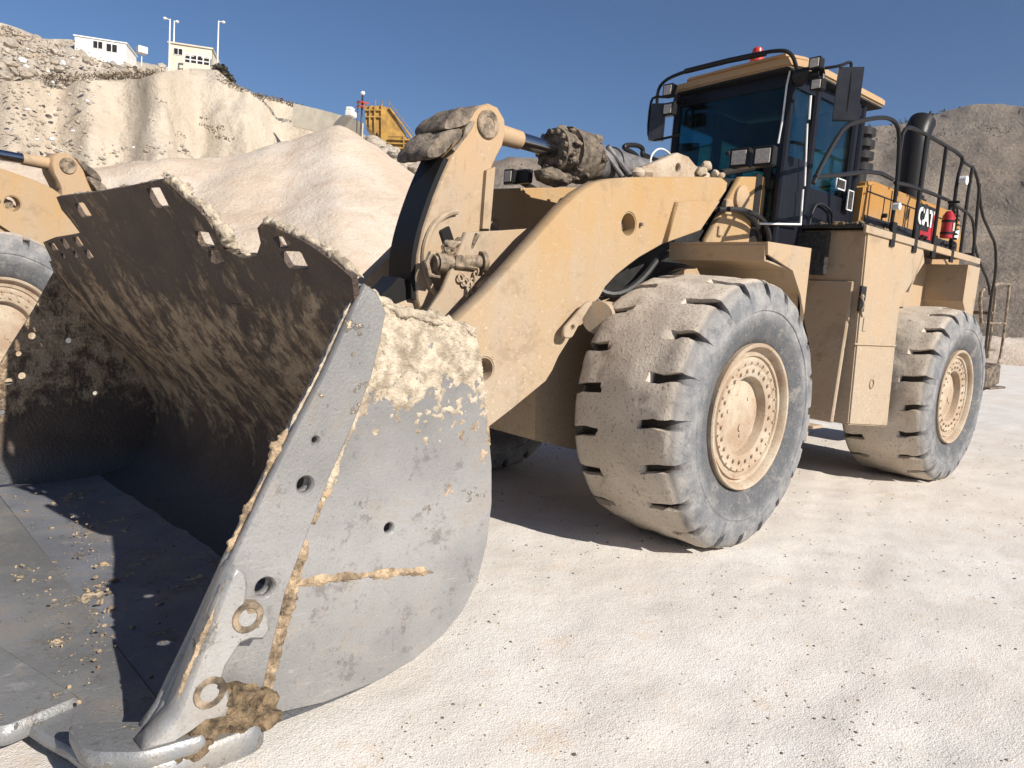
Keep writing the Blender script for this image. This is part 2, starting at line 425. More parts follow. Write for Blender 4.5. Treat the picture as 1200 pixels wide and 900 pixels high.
# ---------------------------------------------------------------- wheels
def tyre_mesh():
    half = [(0, 1.0), (.09, 1.0), (.165, .999), (.18, .998), (.22, .996), (.28, .991), (.33, .988), (.375, .982), (.408, .968), (.430, .945), (.448, .91), (.459, .87),
            (.466, .83), (.470, .79), (.4705, .775), (.462, .768), (.4625, .758), (.468, .75), (.462, .69), (.448, .63), (.43, .585), (.41, .55), (.395, .525)]
    prof = [(-y, r) for y, r in half[::-1]]+half[1:]
    nl = 20; ts = [0, .05, .10, .113, .2, .3, .387, .40, .45, .5, .55, .60, .613, .7, .8, .887, .90, .95]
    bm = bmesh.new(); rows = []
    for l in range(nl):
        for t in ts:
            row = []
            for y, r in prof:
                s = 1 if y > 0 else -1
                ph = (l+t)/nl*2*math.pi
                skew = (abs(y)-.3)*.14*s+.022*noise.noise(Vector((l*1.3, y*9, t*2)))
                ang = ph+skew*(1 if abs(y) < .43 else .5)
                w = 0
                # offset the slots of the two shoulders by half a pitch
                c = abs(t-.5) if s > 0 else min(t, 1-t)
                w = 1 if c <= .1005 else 0
                k = 0
                ay = abs(y)
                if ay >= (.17, .20, .25)[(l*7+(s > 0)*3) % 3]: k = 1
                if r < .975: k = max(0, (r-.84)/.135)
                dep = .078*w*k*(.75+.5*noise.noise(Vector((l*3.7, s*5, 1))))
                jag = .018*fbm(Vector((math.cos(ph)*4, y*6, math.sin(ph)*4)), 3)*(1 if r > .86 else .25)
                rr = r-dep+jag
                yy = y - s*(.018*w*k if ay > .4 else 0)
                row.append(bm.verts.new((rr*math.cos(ang), yy, rr*math.sin(ang))))
            rows.append(row)
    n = len(rows)
    for i in range(n):
        A = rows[i]; B = rows[(i+1) % n]
        for j in range(len(A)-1): bm.faces.new((A[j], B[j], B[j+1], A[j+1]))
    bmesh.ops.recalc_face_normals(bm, faces=bm.faces)
    me = bpy.data.meshes.new('tyre'); bm.to_mesh(me); bm.free()
    me.polygons.foreach_set('use_smooth', [True]*len(me.polygons)); me.set_sharp_from_angle(angle=R(38))
    me.materials.append(M['tyre']); return me
TY = tyre_mesh()
def rim_mesh():
    mb = MB()
    p = [(.50, -.40), (.535, -.41), (.535, -.43), (.50, -.43), (.48, -.38), (.40, -.30), (.20, -.28), (.20, .20), (.27, .335), (.272, .34)]
    # outside (toward +Y): hub disc, recess, bolt ring, lock rings, flange
    q = [(.0001, .328), (.10, .330), (.235, .326), (.262, .318), (.275, .32), (.280, .345), (.292, .383), (.30, .388), (.375, .390), (.385, .398), (.405, .400), (.412, .386),
         (.437, .384), (.443, .40), (.462, .403), (.47, .385), (.488, .392), (.497, .425), (.512, .442), (.530, .445), (.537, .436), (.535, .40), (.50, .37), (.49, 0), (.49, -.37), (.535, -.41), (.53, -.43), (.50, -.425), (.47, -.36), (.30, -.30), (.0001, -.30)]
    mb.rev(q, 72)
    for i in range(24):
        a = i*2*math.pi/24; mb.cyl((.338*math.cos(a), .385, .338*math.sin(a)), (.338*math.cos(a), .406, .338*math.sin(a)), .0135, seg=6)
    for i in range(28):
        a = (i+.5)*2*math.pi/28; mb.cyl((.395*math.cos(a), .395, .395*math.sin(a)), (.395*math.cos(a), .410, .395*math.sin(a)), .009, seg=6)
    for i in range(3):
        a = .4+i*2.1; mb.cyl((.16*math.cos(a), .32, .16*math.sin(a)), (.16*math.cos(a), .336, .16*math.sin(a)), .014, seg=8)
    mb.cyl((-.02, .32, -.10), (-.02, .338, -.10), .03, seg=10)
    o = mb.build('wheel', M['rim'], L); return o
W0 = rim_mesh()
def put_wheel(o, x, y, rear, flip, spin):
    m = Matrix.Translation((x, y, .97)) @ Matrix.Rotation(math.pi if flip else 0, 4, 'Z') @ Matrix.Rotation(R(spin), 4, 'Y')
    if rear: m = MR @ m
    o.matrix_local = m
put_wheel(W0, 0, 1.295, False, False, 10)
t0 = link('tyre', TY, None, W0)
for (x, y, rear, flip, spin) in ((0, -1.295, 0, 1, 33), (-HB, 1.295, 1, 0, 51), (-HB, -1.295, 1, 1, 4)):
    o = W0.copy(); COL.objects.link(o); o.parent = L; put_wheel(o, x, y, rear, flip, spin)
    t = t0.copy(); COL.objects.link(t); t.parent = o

# ---------------------------------------------------------------- bucket
def S(x, y, z): return Vector((x+.055*(1.9-y), y, z))
BK = 1.9
prof = [(3.455, 1.69), (3.40, 1.585), (3.33, 1.47), (3.24, 1.33), (3.12, 1.18), (3.00, 1.05), (2.89, .92), (2.79, .77), (2.73, .62), (2.72, .47), (2.76, .32), (2.86, .18), (3.0, .10), (3.2, .062), (3.5, .055), (3.85, .055), (4.12, .055)]
oprof = [(3.44, 1.70), (3.36, 1.668), (3.28, 1.63), (3.16, 1.59), (3.00, 1.56), (2.84, 1.545), (2.79, 1.45), (2.74, 1.2), (2.68, .95), (2.66, .7), (2.68, .45), (2.76, .24), (2.90, .11), (3.2, .03), (3.5, .012), (3.85, .010), (4.12, .010)]
def smooth_prof(p, it=2):
    for _ in range(it):
        q = [p[0]]
        for a, b in zip(p, p[1:]):
            q += [(a[0]*.75+b[0]*.25, a[1]*.75+b[1]*.25), (a[0]*.25+b[0]*.75, a[1]*.25+b[1]*.75)]
        q.append(p[-1]); p = q
    return p
pp = smooth_prof(prof, 2)
def offp(p, d):
    out = []
    for i in range(len(p)):
        a = Vector(p[max(i-1, 0)]); b = Vector(p[min(i+1, len(p)-1)]); t = (b-a).normalized(); n = Vector((-t.y, t.x))
        out.append((p[i][0]-n.x*d*-1, p[i][1]-n.y*d*-1) if False else (p[i][0]+n.x*d, p[i][1]+n.y*d))
    return out
bm = bmesh.new()
NY = 90
ysl = [-1.87+3.74*i/NY for i in range(NY+1)]
outer = smooth_prof(oprof, 2)
G1 = []; G2 = []
for y in ysl:
    r1 = []; r2 = []
    for i, ((x, z), (x2, z2)) in enumerate(zip(pp, outer)):
        v = S(x, y, z)
        am = .020 if 2 < i < len(pp)-12 else .006
        dd = am*fbm(Vector((x*2.5, y*3, z*2.5)), 4)
        v.x += dd; v.z += abs(dd)*.4
        r1.append(bm.verts.new(v)); r2.append(bm.verts.new(S(x2, y, z2)))
    G1.append(r1); G2.append(r2)
flr0 = len(pp)-14
for i in range(NY):
    for j in range(len(pp)-1):
        f = bm.faces.new((G1[i][j], G1[i+1][j], G1[i+1][j+1], G1[i][j+1])); f.material_index = 1 if pp[j][1] < .08 else 0
        f = bm.faces.new((G2[i][j], G2[i][j+1], G2[i+1][j+1], G2[i+1][j])); f.material_index = 2
    for j in (0, len(pp)-1):
        bm.faces.new((G1[i][j], G2[i][j], G2[i+1][j], G1[i+1][j]))
for i in (0, NY):
    for j in range(len(pp)-1): bm.faces.new((G1[i][j], G2[i][j], G2[i][j+1], G1[i][j+1]))
mb = MB(); mb.bm = bm
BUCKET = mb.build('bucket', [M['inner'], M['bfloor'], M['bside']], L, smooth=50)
def inside(p, poly):
    c = False; n = len(poly)
    for i in range(n):
        (x1, y1), (x2, y2) = poly[i], poly[(i+1) % n]
        if (y1 > p[1]) != (y2 > p[1]) and p[0] < (x2-x1)*(p[1]-y1)/(y2-y1)+x1: c = not c
    return c
# side plates
def sd(px, py): p = at(px, py, 1, 1.9); return (p.x, p.z)
so = [sd(422, 332), sd(400, 378), sd(372, 440), sd(330, 520), sd(296, 590), sd(265, 655), sd(232, 728), sd(185, 826), sd(160, 862), sd(240, 868), sd(300, 845), sd(320, 838), sd(380, 824), sd(440, 800), sd(485, 774), sd(520, 745), sd(544, 715), sd(560, 682), sd(572, 635), sd(577, 590), sd(577, 545), sd(573, 500), sd(568, 455), sd(563, 415), sd(556, 388), sd(540, 379), sd(520, 374), sd(495, 369), sd(470, 362), sd(445, 350), sd(432, 336)]
holes = [circle(*sd(456, 619), .022, 12)]
holesR = [circle(3.33, 1.12, .022, 10), circle(3.56, 1.15, .026, 10), circle(3.64, 1.02, .02, 10), circle(3.62, .86, .026, 10), circle(3.70, .82, .026, 10), circle(3.80, .66, .024, 10), circle(3.74, .60, .02, 10), circle(3.15, .72, .018, 10)]
SH = Matrix(((1, -.055, 0, .055*1.9), (0, 1, 0, 0), (0, 0, 1, 0), (0, 0, 0, 1)))
strip_px = [(422, 332), (400, 378), (372, 440), (330, 520), (296, 590), (265, 655), (232, 728), (185, 826), (165, 855), (285, 842), (298, 830), (312, 765), (330, 690), (356, 622), (380, 560), (407, 500), (430, 440), (440, 400), (447, 366), (436, 342)]
stp = [sd(*s) for s in strip_px]
bolt_h = [circle(*sd(352, 566), .030, 16), circle(*sd(364, 514), .012, 10), circle(*sd(305, 685), .034, 16)]
plate('side_plate', so, holes+bolt_h, SH @ XZ(1.883), .034, M['bside'], BUCKET)
# strip proud of the plate
plate('edge_strip', stp, bolt_h, SH @ XZ(1.918), .034, M['bstrip'], BUCKET, bev=.008)
soR = [sd(60, 325)]  # far side plate uses the same outline with its own holes
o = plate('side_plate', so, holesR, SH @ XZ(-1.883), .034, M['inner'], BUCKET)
# spill guard on the top lip, leaning forward, with square slots through it
pn = Vector((1, .055, -.6)); pc = 3.545-.6*1.65
gM = frameM(S(3.39, 0, 1.6)+Vector((0, 0, 0)), Vector((-.055, 1, 0)), Vector((.6, 0, 1)))
gI = gM.inverted()
def gp(px, py):
    v = gI @ atl(px, py, pn, pc); return (v.x, v.y)
def sq(px, py, w, h, a=0.):
    c = gp(px, py); return [(c[0]+w*x, c[1]+h*y) for x, y in ((-.5, -.42), (-.42, -.5), (.42, -.5), (.5, -.42), (.5, .42), (.42, .5), (-.42, .5), (-.5, .42))]
go = [(1.86, -.02)]
rnd = random.Random(5)
raw = [(414, 342), (412, 326), (398, 314), (385, 304), (368, 293), (352, 283), (330, 272), (318, 266), (304, 263), (300, 268), (305, 285), (300, 300), (284, 303), (262, 292), (258, 276), (249, 268), (240, 255), (228, 243), (214, 232), (203, 220), (193, 211), (184, 212), (150, 219), (110, 226), (66, 231), (72, 246), (82, 258), (93, 274), (78, 277), (60, 280), (50, 284), (58, 300), (64, 316)]
go = [gp(*q) for q in raw]
go = [(x, y) for x, y in go]
go += [(-1.86, .0), (-1.86, -.06), (1.86, -.06)]
gh = []
for (px, py, w, h) in ((183, 231, .15, .075), (191, 256, .14, .09), (95, 246, .16, .07), (103, 262, .14, .075), (239, 281, .14, .06), (252, 301, .15, .075), (265, 281, .07, .06), (278, 303, .08, .07), (309, 307, .17, .085), (343, 306, .14, .055), (327, 285, .10, .05), (62, 290, .12, .06), (75, 286, .10, .06), (91, 284, .10, .06), (73, 301, .12, .06), (88, 299, .10, .06), (103, 298, .12, .07)):
    c = gp(px, py)
    if c[1] < .02: c = (c[0], .03)
    w *= 1.15; h *= 1.25
    gh.append([(c[0]+w*x*(.9+.2*rnd.random()), c[1]+h*y*(.85+.3*rnd.random())) for x, y in ((-.5, -.35), (-.4, -.5), (.4, -.5), (.5, -.4), (.48, .4), (.38, .5), (-.38, .5), (-.5, .38))])
GUARD = (go, gh, gM)
def grow(h, k):
    cx_ = sum(p[0] for p in h)/len(h); cy_ = sum(p[1] for p in h)/len(h); return [(cx_+(x-cx_)*k, cy_+(y-cy_)*k) for x, y in h]
ok = []
for h in gh:
    for k_ in (1.0, .85, .7, .55):
        g_ = grow(h, k_); gg = grow(h, k_*1.25)
        if all(inside(p, go) for p in gg) and not any(inside(p, gg) for p in go) and not any(inside(p, grow(o_, 1.15)) for o_ in ok for p in gg) and not any(inside(p, gg) for o_ in ok for p in o_):
            ok.append(g_); break
gh = ok
from mathutils.geometry import delaunay_2d_cdt
vs = []; es = []
for lp_ in [go]+gh:
    b0 = len(vs); vs += [Vector(p) for p in lp_]; es += [(b0+i, b0+(i+1) % len(lp_)) for i in range(len(lp_))]
for i in range(60):                          # inner points so the sheet can be dented
    for j in range(8):
        p = (-1.83+3.66*i/59+rnd.uniform(-.015, .015), -.04+.6*j/7)
        if inside(p, go) and not any(inside(p, grow(h, 1.2)) for h in gh): vs.append(Vector(p))
cv, ce, cf, _, _, _ = delaunay_2d_cdt(vs, es, [], 0, 1e-5)
cf = [f for f in cf if (lambda c: inside(c, go) and not any(inside(c, h) for h in gh))((sum(cv[i][0] for i in f)/3, sum(cv[i][1] for i in f)/3))]
bm = bmesh.new(); dn = lambda p: .012*fbm(Vector((p[0]*2.2, p[1]*3, 4)), 3)
A_ = [bm.verts.new(gM @ Vector((p[0], p[1], .013+dn(p)))) for p in cv]; B_ = [bm.verts.new(gM @ Vector((p[0], p[1], -.013+dn(p)))) for p in cv]
ed = {}
for f in cf:
    bm.faces.new([A_[i] for i in f]); bm.faces.new([B_[i] for i in f[::-1]])
    for a, b in zip(f, f[1:]+f[:1]): ed[(a, b)] = 1
for (a, b) in ed:
    if (b, a) not in ed: bm.faces.new((A_[b], A_[a], B_[a], B_[b]))
bmesh.ops.delete(bm, geom=[v for v in bm.verts if not v.link_faces], context='VERTS')
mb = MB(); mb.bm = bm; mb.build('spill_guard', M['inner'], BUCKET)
# bevelled shroud bolted on the leading edge
ear = [(188, 818), (165, 845), (150, 858), (185, 850), (205, 838), (222, 826), (246, 822), (252, 805), (248, 792), (238, 785), (246, 762), (262, 738), (272, 734), (288, 734), (296, 722), (294, 706), (284, 699), (272, 700), (268, 690), (270, 672), (268, 658), (257, 650), (248, 662), (238, 688), (222, 730), (205, 775)]
plate('edge_shroud', [sd(*s) for s in ear], [], SH @ XZ(1.985), .10, M['shroud'], BUCKET, bev=.012)
for q in ((284, 718), (240, 805)):
    mb = MB(); c = at(*q, 1, 1.99); mb.rev([(.001, .0), (.030, 0), (.034, .004), (.052, .006), (.056, 0), (.056, -.02)], 20, 'Y', (c.x, 2.034, c.z)); mb.build('shroud_bolt', M['dirtmetal'], BUCKET)
# cutting edge: bolt-on segments in a spade-shaped row, scallops between them
def seg_plate(name, pts, z0, th, mat, bev=.012):
    plate(name, pts, [], Matrix.Translation((0, 0, z0)), th, mat, BUCKET, bev=bev)
base = [(3.95, 1.86), (4.14, 1.86), (4.27, 1.78), (4.29, 1.70), (4.335, 1.58), (4.37, 1.46), (4.52, .9), (4.64, .35), (4.64, -.35), (4.58, -.9), (4.46, -1.45), (4.36, -1.86), (4.0, -1.86)]
seg_plate('base_edge', base, .048, .05, M['bcut'])
for (a, b_) in (((4.335, 1.48), (4.52, .80)), ((4.62, .36), (4.66, -.36)), ((4.62, -.6), (4.54, -1.1)), ((4.50, -1.35), (4.38, -1.84))):
    A = Vector((*a, 0)); B = Vector((*b_, 0)); d = (B-A).normalized(); n = Vector((-d.y, d.x, 0))
    if n.x < 0: n = -n
    pts = [A-n*.16, A+n*.10, A+n*.15+d*.05, B+n*.15-d*.05, B+n*.10, B-n*.16]
    seg_plate('cutting_edge', arc_round([(q.x, q.y) for q in pts], .05), .062, .075, M['bcut'], .018)
# corner adapter with mud heap
cA = [(3.70, 1.90), (3.76, 2.035), (4.10, 2.05), (4.24, 1.98), (4.29, 1.86), (4.26, 1.72), (4.12, 1.76), (4.0, 1.86)]
seg_plate('corner_shoe', arc_round(cA, .05), .085, .10, M['bcut'], .012)
seg_plate('corner_shoe', arc_round([(3.96, 1.97), (3.96, 2.06), (4.16, 2.04), (4.30, 1.93), (4.30, 1.72), (4.12, 1.84)], .05), .155, .06, M['bcut'], .010)
mb = MB()
for i in range(260):
    q_ = rnd.random(); c = S(3.74+.33*q_, 1.925+.08*rnd.random(), .10+.17*rnd.random()*(1-1.3*abs(q_-.45))); s_ = .014+.035*rnd.random()**2; mb.lump(c, (s_*1.4, s_*1.1, s_), .5, 3, i, 3.0)
tag(mb.build('mud_clump', M['darkmud'], BUCKET), 'damp brown mud packed into the front corner of the bucket')
def ridge(name, pts, r, mat, seed=0, flat=.6, parent=None):
    P = [Vector(p) for p in pts]; L_ = [0]
    for a, b in zip(P, P[1:]): L_.append(L_[-1]+(b-a).length)
    n = max(8, int(L_[-1]/.006)); seg = 14; bm = bmesh.new(); rows = []
    for i in range(n+1):
        s_ = L_[-1]*i/n; k = max(j for j in range(len(P)) if L_[j] <= s_+1e-9); k = min(k, len(P)-2)
        p = P[k].lerp(P[k+1], (s_-L_[k])/max(1e-6, L_[k+1]-L_[k])); t = (P[k+1]-P[k]).normalized()
        a1_ = t.cross(Vector((0, 1, 0))).normalized(); a2_ = t.cross(a1_)
        env = max(.10, .75+1.3*noise.noise(Vector((s_*7, seed, 1)))+.6*noise.noise(Vector((s_*28, seed, 2))))*min(1, 12*i/n+.1, 12*(n-i)/n+.1)
        row = []
        for k_ in range(seg):
            an = k_*2*math.pi/seg; v = p+(a1_*math.cos(an)+a2_*math.sin(an)*flat)*r*env
            d = .55*fbm(v*55+Vector((seed, 0, 0)), 3)*r*env; row.append(bm.verts.new(v+(v-p).normalized()*d))
        rows.append(row)
    for A_, B_ in zip(rows, rows[1:]):
        for k_ in range(seg): bm.faces.new((A_[k_], A_[(k_+1) % seg], B_[(k_+1) % seg], B_[k_]))
    bm.faces.new(rows[0]); bm.faces.new(rows[-1]); m_ = MB(); m_.bm = bm; return tag(m_.build(name, mat, parent or BUCKET, smooth=70), kind='stuff')
# caked mud along the crease and the edges
def crumbs(name, path, n, r0, r1, mat, off=(0, 0, 0), seed=1, parent=None, spread=.02):
    rn = random.Random(seed); mb = MB(); P = [Vector(p) for p in path]
    for i in range(n):
        t = rn.random()*(len(P)-1); k = int(t); p = P[k].lerp(P[k+1], t-k)+Vector(off)
        p += Vector((rn.gauss(0, spread), abs(rn.gauss(0, spread*.3)), rn.gauss(0, spread)))
        s = (r0+(r1-r0)*rn.random()**2)*.62
        mb.lump(p, (s*(.8+.9*rn.random()), s*.5, s*(.7+.8*rn.random())), .5, 2, i+seed*50, 2.5)
    return tag(mb.build(name, mat, parent or BUCKET), kind='stuff')
crease = [at(x, y, 1, 1.9) for x, y in ((448, 372), (436, 430), (412, 492), (386, 552), (356, 628))]
ridge('mud_ridge', [at(x, y, 1, 1.902)+Vector((-.022, 0, 0)) for x, y in ((353, 640), (334, 692), (316, 762), (303, 815))], .022, M['mudcake'], 4)
ridge('mud_ridge', [at(x, y, 1, 1.902)+Vector((-.02, 0, 0)) for x, y in ((446, 372), (434, 432), (410, 494), (386, 552), (360, 618))], .013, M['palemud'], 5)
ridge('mud_ridge', [at(x, y, 1, 1.902) for x, y in ((345, 683), (380, 680), (430, 674), (460, 668), (508, 671))], .013, M['mudcake'], 6, .45)
ridge('mud_ridge', [at(x, y, 1, 1.895)+Vector((.004, 0, 0)) for x, y in ((338, 502), (318, 545), (296, 590), (268, 648))], .020, M['mudcake'], 7)
ridge('mud_ridge', [at(x, y, 1, 1.90) for x, y in ((412, 352), (400, 378), (372, 440), (340, 500))], .009, M['palemud'], 8)
ridge('mud_ridge', [at(x, y, 1, 1.985)+Vector((-.016, .045, 0)) for x, y in ((252, 676), (231, 730), (207, 785), (196, 815))], .010, M['mudcake'], 9, .5)
for k_, (y_, r_) in enumerate(((1.895, .022), (1.875, .018), (1.905, .014))):
    ridge('mud_ridge', [at(x, y+k_*2, 1, y_) for x, y in ((424, 334), (436, 343), (447, 352), (470, 362), (495, 369), (520, 374), (545, 380), (559, 392))], r_, M['palemud'], 10+k_, 1.0)
# a relief crust of mud on the side plate: thickness from noise, bare steel where it runs out
def crust(name, x0, x1, z0, z1, nx, nz, dens, y, mat, hmax=.016, seed=0):
    g_ = {}; bm = bmesh.new()
    for i in range(nx+1):
        for j in range(nz+1):
            x = x0+(x1-x0)*i/nx; z = z0+(z1-z0)*j/nz
            if not inside((x, z), so): continue
            d = dens(x, z)+.42*fbm(Vector((x*9, z*9, seed)), 3)+.26*fbm(Vector((x*34, z*34, seed+5)), 3)
            t = max(-.06, min(1., d*1.6)); h = hmax*(t**.6*.6+.5*t*max(0, fbm(Vector((x*45, z*45, 9)), 2)+.3)) if t > 0 else t*.03
            g_[(i, j)] = (bm.verts.new((x, y+h, z)), t)
    for i in range(nx):
        for j in range(nz):
            q = [g_.get(k) for k in ((i, j), (i+1, j), (i+1, j+1), (i, j+1))]
            if all(q) and max(v[1] for v in q) > 0: bm.faces.new([v[0] for v in q])
    bmesh.ops.delete(bm, geom=[v for v in bm.verts if not v.link_faces], context='VERTS')
    m_ = MB(); m_.bm = bm; return tag(m_.build(name, mat, BUCKET, smooth=75), kind='stuff')
def seg_d(x, z, pts):
    best = 9
    for (a, b) in zip(pts, pts[1:]):
        ab = (b[0]-a[0], b[1]-a[1]); l2 = ab[0]**2+ab[1]**2; t = max(0, min(1, ((x-a[0])*ab[0]+(z-a[1])*ab[1])/l2)); best = min(best, math.hypot(x-a[0]-ab[0]*t, z-a[1]-ab[1]*t))
    return best
cr1 = [sd(x, y) for x, y in ((447, 366), (434, 440), (411, 500), (384, 560), (360, 622))]; cr2 = [sd(x, y) for x, y in ((352, 640), (334, 690), (316, 765), (302, 822))]; rb1 = [sd(x, y) for x, y in ((345, 684), (380, 680), (430, 674), (508, 668))]
crust('mud_crust', 2.62, 3.50, .85, 1.64, 230, 210, lambda x, z: (z-1.22)*1.7 + .45*max(0, 1-seg_d(x, z, cr1)/.10) - (.25 if x > 3.30 else 0), 1.9005, M['palemud'], .012, 3)
crust('mud_crust', 2.60, 2.95, .80, 1.25, 110, 130, lambda x, z: -.30+.30*(z-1.0)/.2*0+.35*max(0, 1-abs(z-1.08)/.2)*max(0, (2.95-x)/.3), 1.9004, M['mudcake'], .010, 8)
crust('mud_crust', 3.3, 3.86, .08, .95, 170, 240, lambda x, z: -.55+1.25*max(0, 1-seg_d(x+.015, z, cr2)/.055)+.75*max(0, 1-seg_d(x+.02, z, cr1)/.04), 1.9003, M['mudcake'], .024, 5)
crust('mud_crust', 3.0, 3.66, .45, .70, 190, 80, lambda x, z: -.42+.95*max(0, 1-seg_d(x, z, rb1)/.032), 1.9002, M['mudcake'], .012, 6)
gtop = [gM @ Vector((*gp(x, y), -.0)) for x, y in raw]
for k_, off_ in enumerate((Vector((-.012, 0, .004)), Vector((-.03, .01, -.004)))):
    ridge('mud_ridge', [p+off_ for p in gtop[1:10]], .018-.004*k_, M['palemud'], 20+k_, 1.0)
    ridge('mud_ridge', [p+off_ for p in gtop[12:22]], .022-.005*k_, M['palemud'], 24+k_, 1.0)
ridge('mud_ridge', [p+Vector((-.012, 0, .002)) for p in gtop[21:25]], .008, M['palemud'], 28, 1.0)
crumbs('dried_mud', gtop[12:22], 70, .005, .016, M['palemud'], (-.02, 0, .010), 9, spread=.014)
rn = random.Random(21); mb = MB()
for i in range(260):                              # loose lumps on the bucket floor
    y = rn.uniform(-1.7, 1.7); x = rn.uniform(3.0, 4.2); s = .003+.013*rn.random()**4
    mb.lump(S(x, y, .062), (s*1.3, s*1.2, s*.7), .5, 2, i, 2.5)
tag(mb.build('loose_dirt', M['mudcake'], BUCKET), kind='stuff')
# dirt ridges across the floor (weld lines packed with soil)
for pth, n, sd_ in (([S(3.55, -.9, .062), S(3.75, .2, .062), S(4.05, 1.3, .062)], 150, 31), ([S(4.0, -.2, .062), S(4.02, .6, .062), S(4.15, 1.2, .062)], 70, 32), ([S(3.95, .9, .062), S(4.15, 1.2, .062), S(4.2, 1.5, .062)], 60, 33)):
    crumbs('dried_mud', pth, n, .003, .012, M['mudcake'], (0, 0, 0), sd_, spread=.035)
# back of the bucket: hinge brackets
for y in (-.86, -.62, .62, .86):
    mb = MB(); mb.poly([S(2.68, y, 1.0), S(2.35, y, .78), S(2.30, y, .6), S(2.38, y, .48), S(2.68, y, .35)], n=(0, .05, 0)); mb.build('hinge_bracket', M['bside'], BUCKET)
for y in (-.28, .23):
    mb = MB(); mb.poly([S(2.78, y, 1.45), S(2.55, y, 1.42), S(2.42, y, 1.3), S(2.45, y, 1.15), S(2.69, y, 1.0)], n=(0, .05, 0)); mb.build('hinge_bracket', M['bside'], BUCKET)

# ---------------------------------------------------------------- lift arms
YA = .81
def ap(px, py): p = at(px, py, 1, YA); return (p.x, p.z)
arm = [ap(*q) for q in ((545, 368), (572, 342), (600, 311), (625, 283), (645, 260), (662, 241), (680, 225), (698, 214), (716, 209), (740, 207.5), (780, 207), (820, 207), (846, 208), (853, 214), (851, 224), (820, 268), (814, 273), (791, 280), (777, 286), (763, 294), (749, 302), (737, 311), (722, 323), (710, 336), (702, 350), (690, 362), (675, 385), (665, 402), (655, 418), (648, 434), (640, 447), (600, 480), (565, 507))]
end = ap(565, 507)
arm += [(2.05, .66), (2.25, .50), (2.36, .46), (2.47, .48), (2.55, .58), (2.55, .70), (2.48, .82), (2.42, 1.0), (2.34, 1.2), (2.24, 1.36)]
h1 = ap(568, 433); h2 = ap(737, 263)
ah = [circle(*h1, .078, 24), circle(*h2, .088, 24), circle(2.42, .60, .05, 20)]
for s in (1, -1):
    A = plate('lift_arm', arm, ah, XZ(s*(YA-.06)), .12, M['arm'], L, bev=.008)
    # doubler plate round the rear pivot
    db = [ap(787, 237), ap(849, 226), ap(819, 268), ap(812, 273), ap(777, 286)]
    plate('doubler_plate', [ap(790, 237), ap(838, 236), ap(815, 270), ap(776, 284)], [], XZ(s*(YA+.024)), .055, M['arm'], A, bev=.006)
    mb = MB()
    for q in ((568, 433), (737, 263)):
        c = ap(*q); r_ = .078 if q[0] == 568 else .088
        y0 = s*(YA-.12); y1 = s*YA-s*.004
        mb.rev([(r_+.012, y1-s*.002), (r_-.004, y1-s*.002), (r_-.004, y0), (r_+.012, y0)], 28, 'Y', (c[0], 0, c[1]))
    mb.build('bushing', M['arm'], A)
    mb = MB()
    for q in ((750, 263), (797, 243)):
        p = at(*q, 1, YA); mb.box((p.x, s*(YA+.015), p.z), (.025, .03, .025), bev=.004)
    mb.cyl((h2[0]-.0, s*(YA-.12), h2[1]), (h2[0], s*(YA-.10), h2[1]), .05)
    mb.build('grease_fitting', M['dirtmetal'], A)
# cross tube and lever bracket
mb = MB(); mb.cyl((1.35, -.70, 1.62), (1.35, .70, 1.62), .22, seg=40); mb.build('cross_tube', M['arm'], L)
def lp(px, py, Y=.15): p = at(px, py, 1, Y); return (p.x, p.z)
br = [lp(*q, .36) for q in ((548, 272), (590, 270), (634, 267), (600, 312), (566, 352), (540, 366), (520, 372), (500, 366), (520, 340))]
for s in (1, -1): plate('lever_bracket', br, [], XZ(s*.33), .05, M['lever'], L, bev=.005)
# tilt lever
lo = [lp(*q) for q in ((573, 121), (584, 126), (592, 140), (593, 156), (589, 172), (583, 183), (577, 196), (574, 222), (573, 245), (570, 268), (566, 300), (560, 335), (548, 356), (520, 372), (493, 366), (489, 350), (488, 330), (489, 300), (496, 268), (508, 232), (518, 207), (528, 185), (540, 160), (547, 142), (556, 128))]
LV = plate('tilt_lever', lo, [], XZ(0), .30, M['lever'], L, bev=.012)
c0 = lp(575, 147); c1 = lp(530, 307)
mb = MB()
for s in (1, -1):
    mb.rev([(.001, s*.162), (.05, s*.162), (.056, s*.168), (.092, s*.170), (.10, s*.163), (.10, s*.145)], 28, 'Y', (c0[0]+.03, 0, c0[1]))
mb.build('pin_cap', M['dirtmetal'], LV)
# vertical stiffener on the lever side
mb = MB(); st = [lp(577, 196), lp(571, 268), lp(562, 268), lp(565, 225), lp(567, 200)]
mb.poly([(a, .148, b) for a, b in st], n=(0, .035, 0)); mb.build('stiffener', M['lever'], LV)
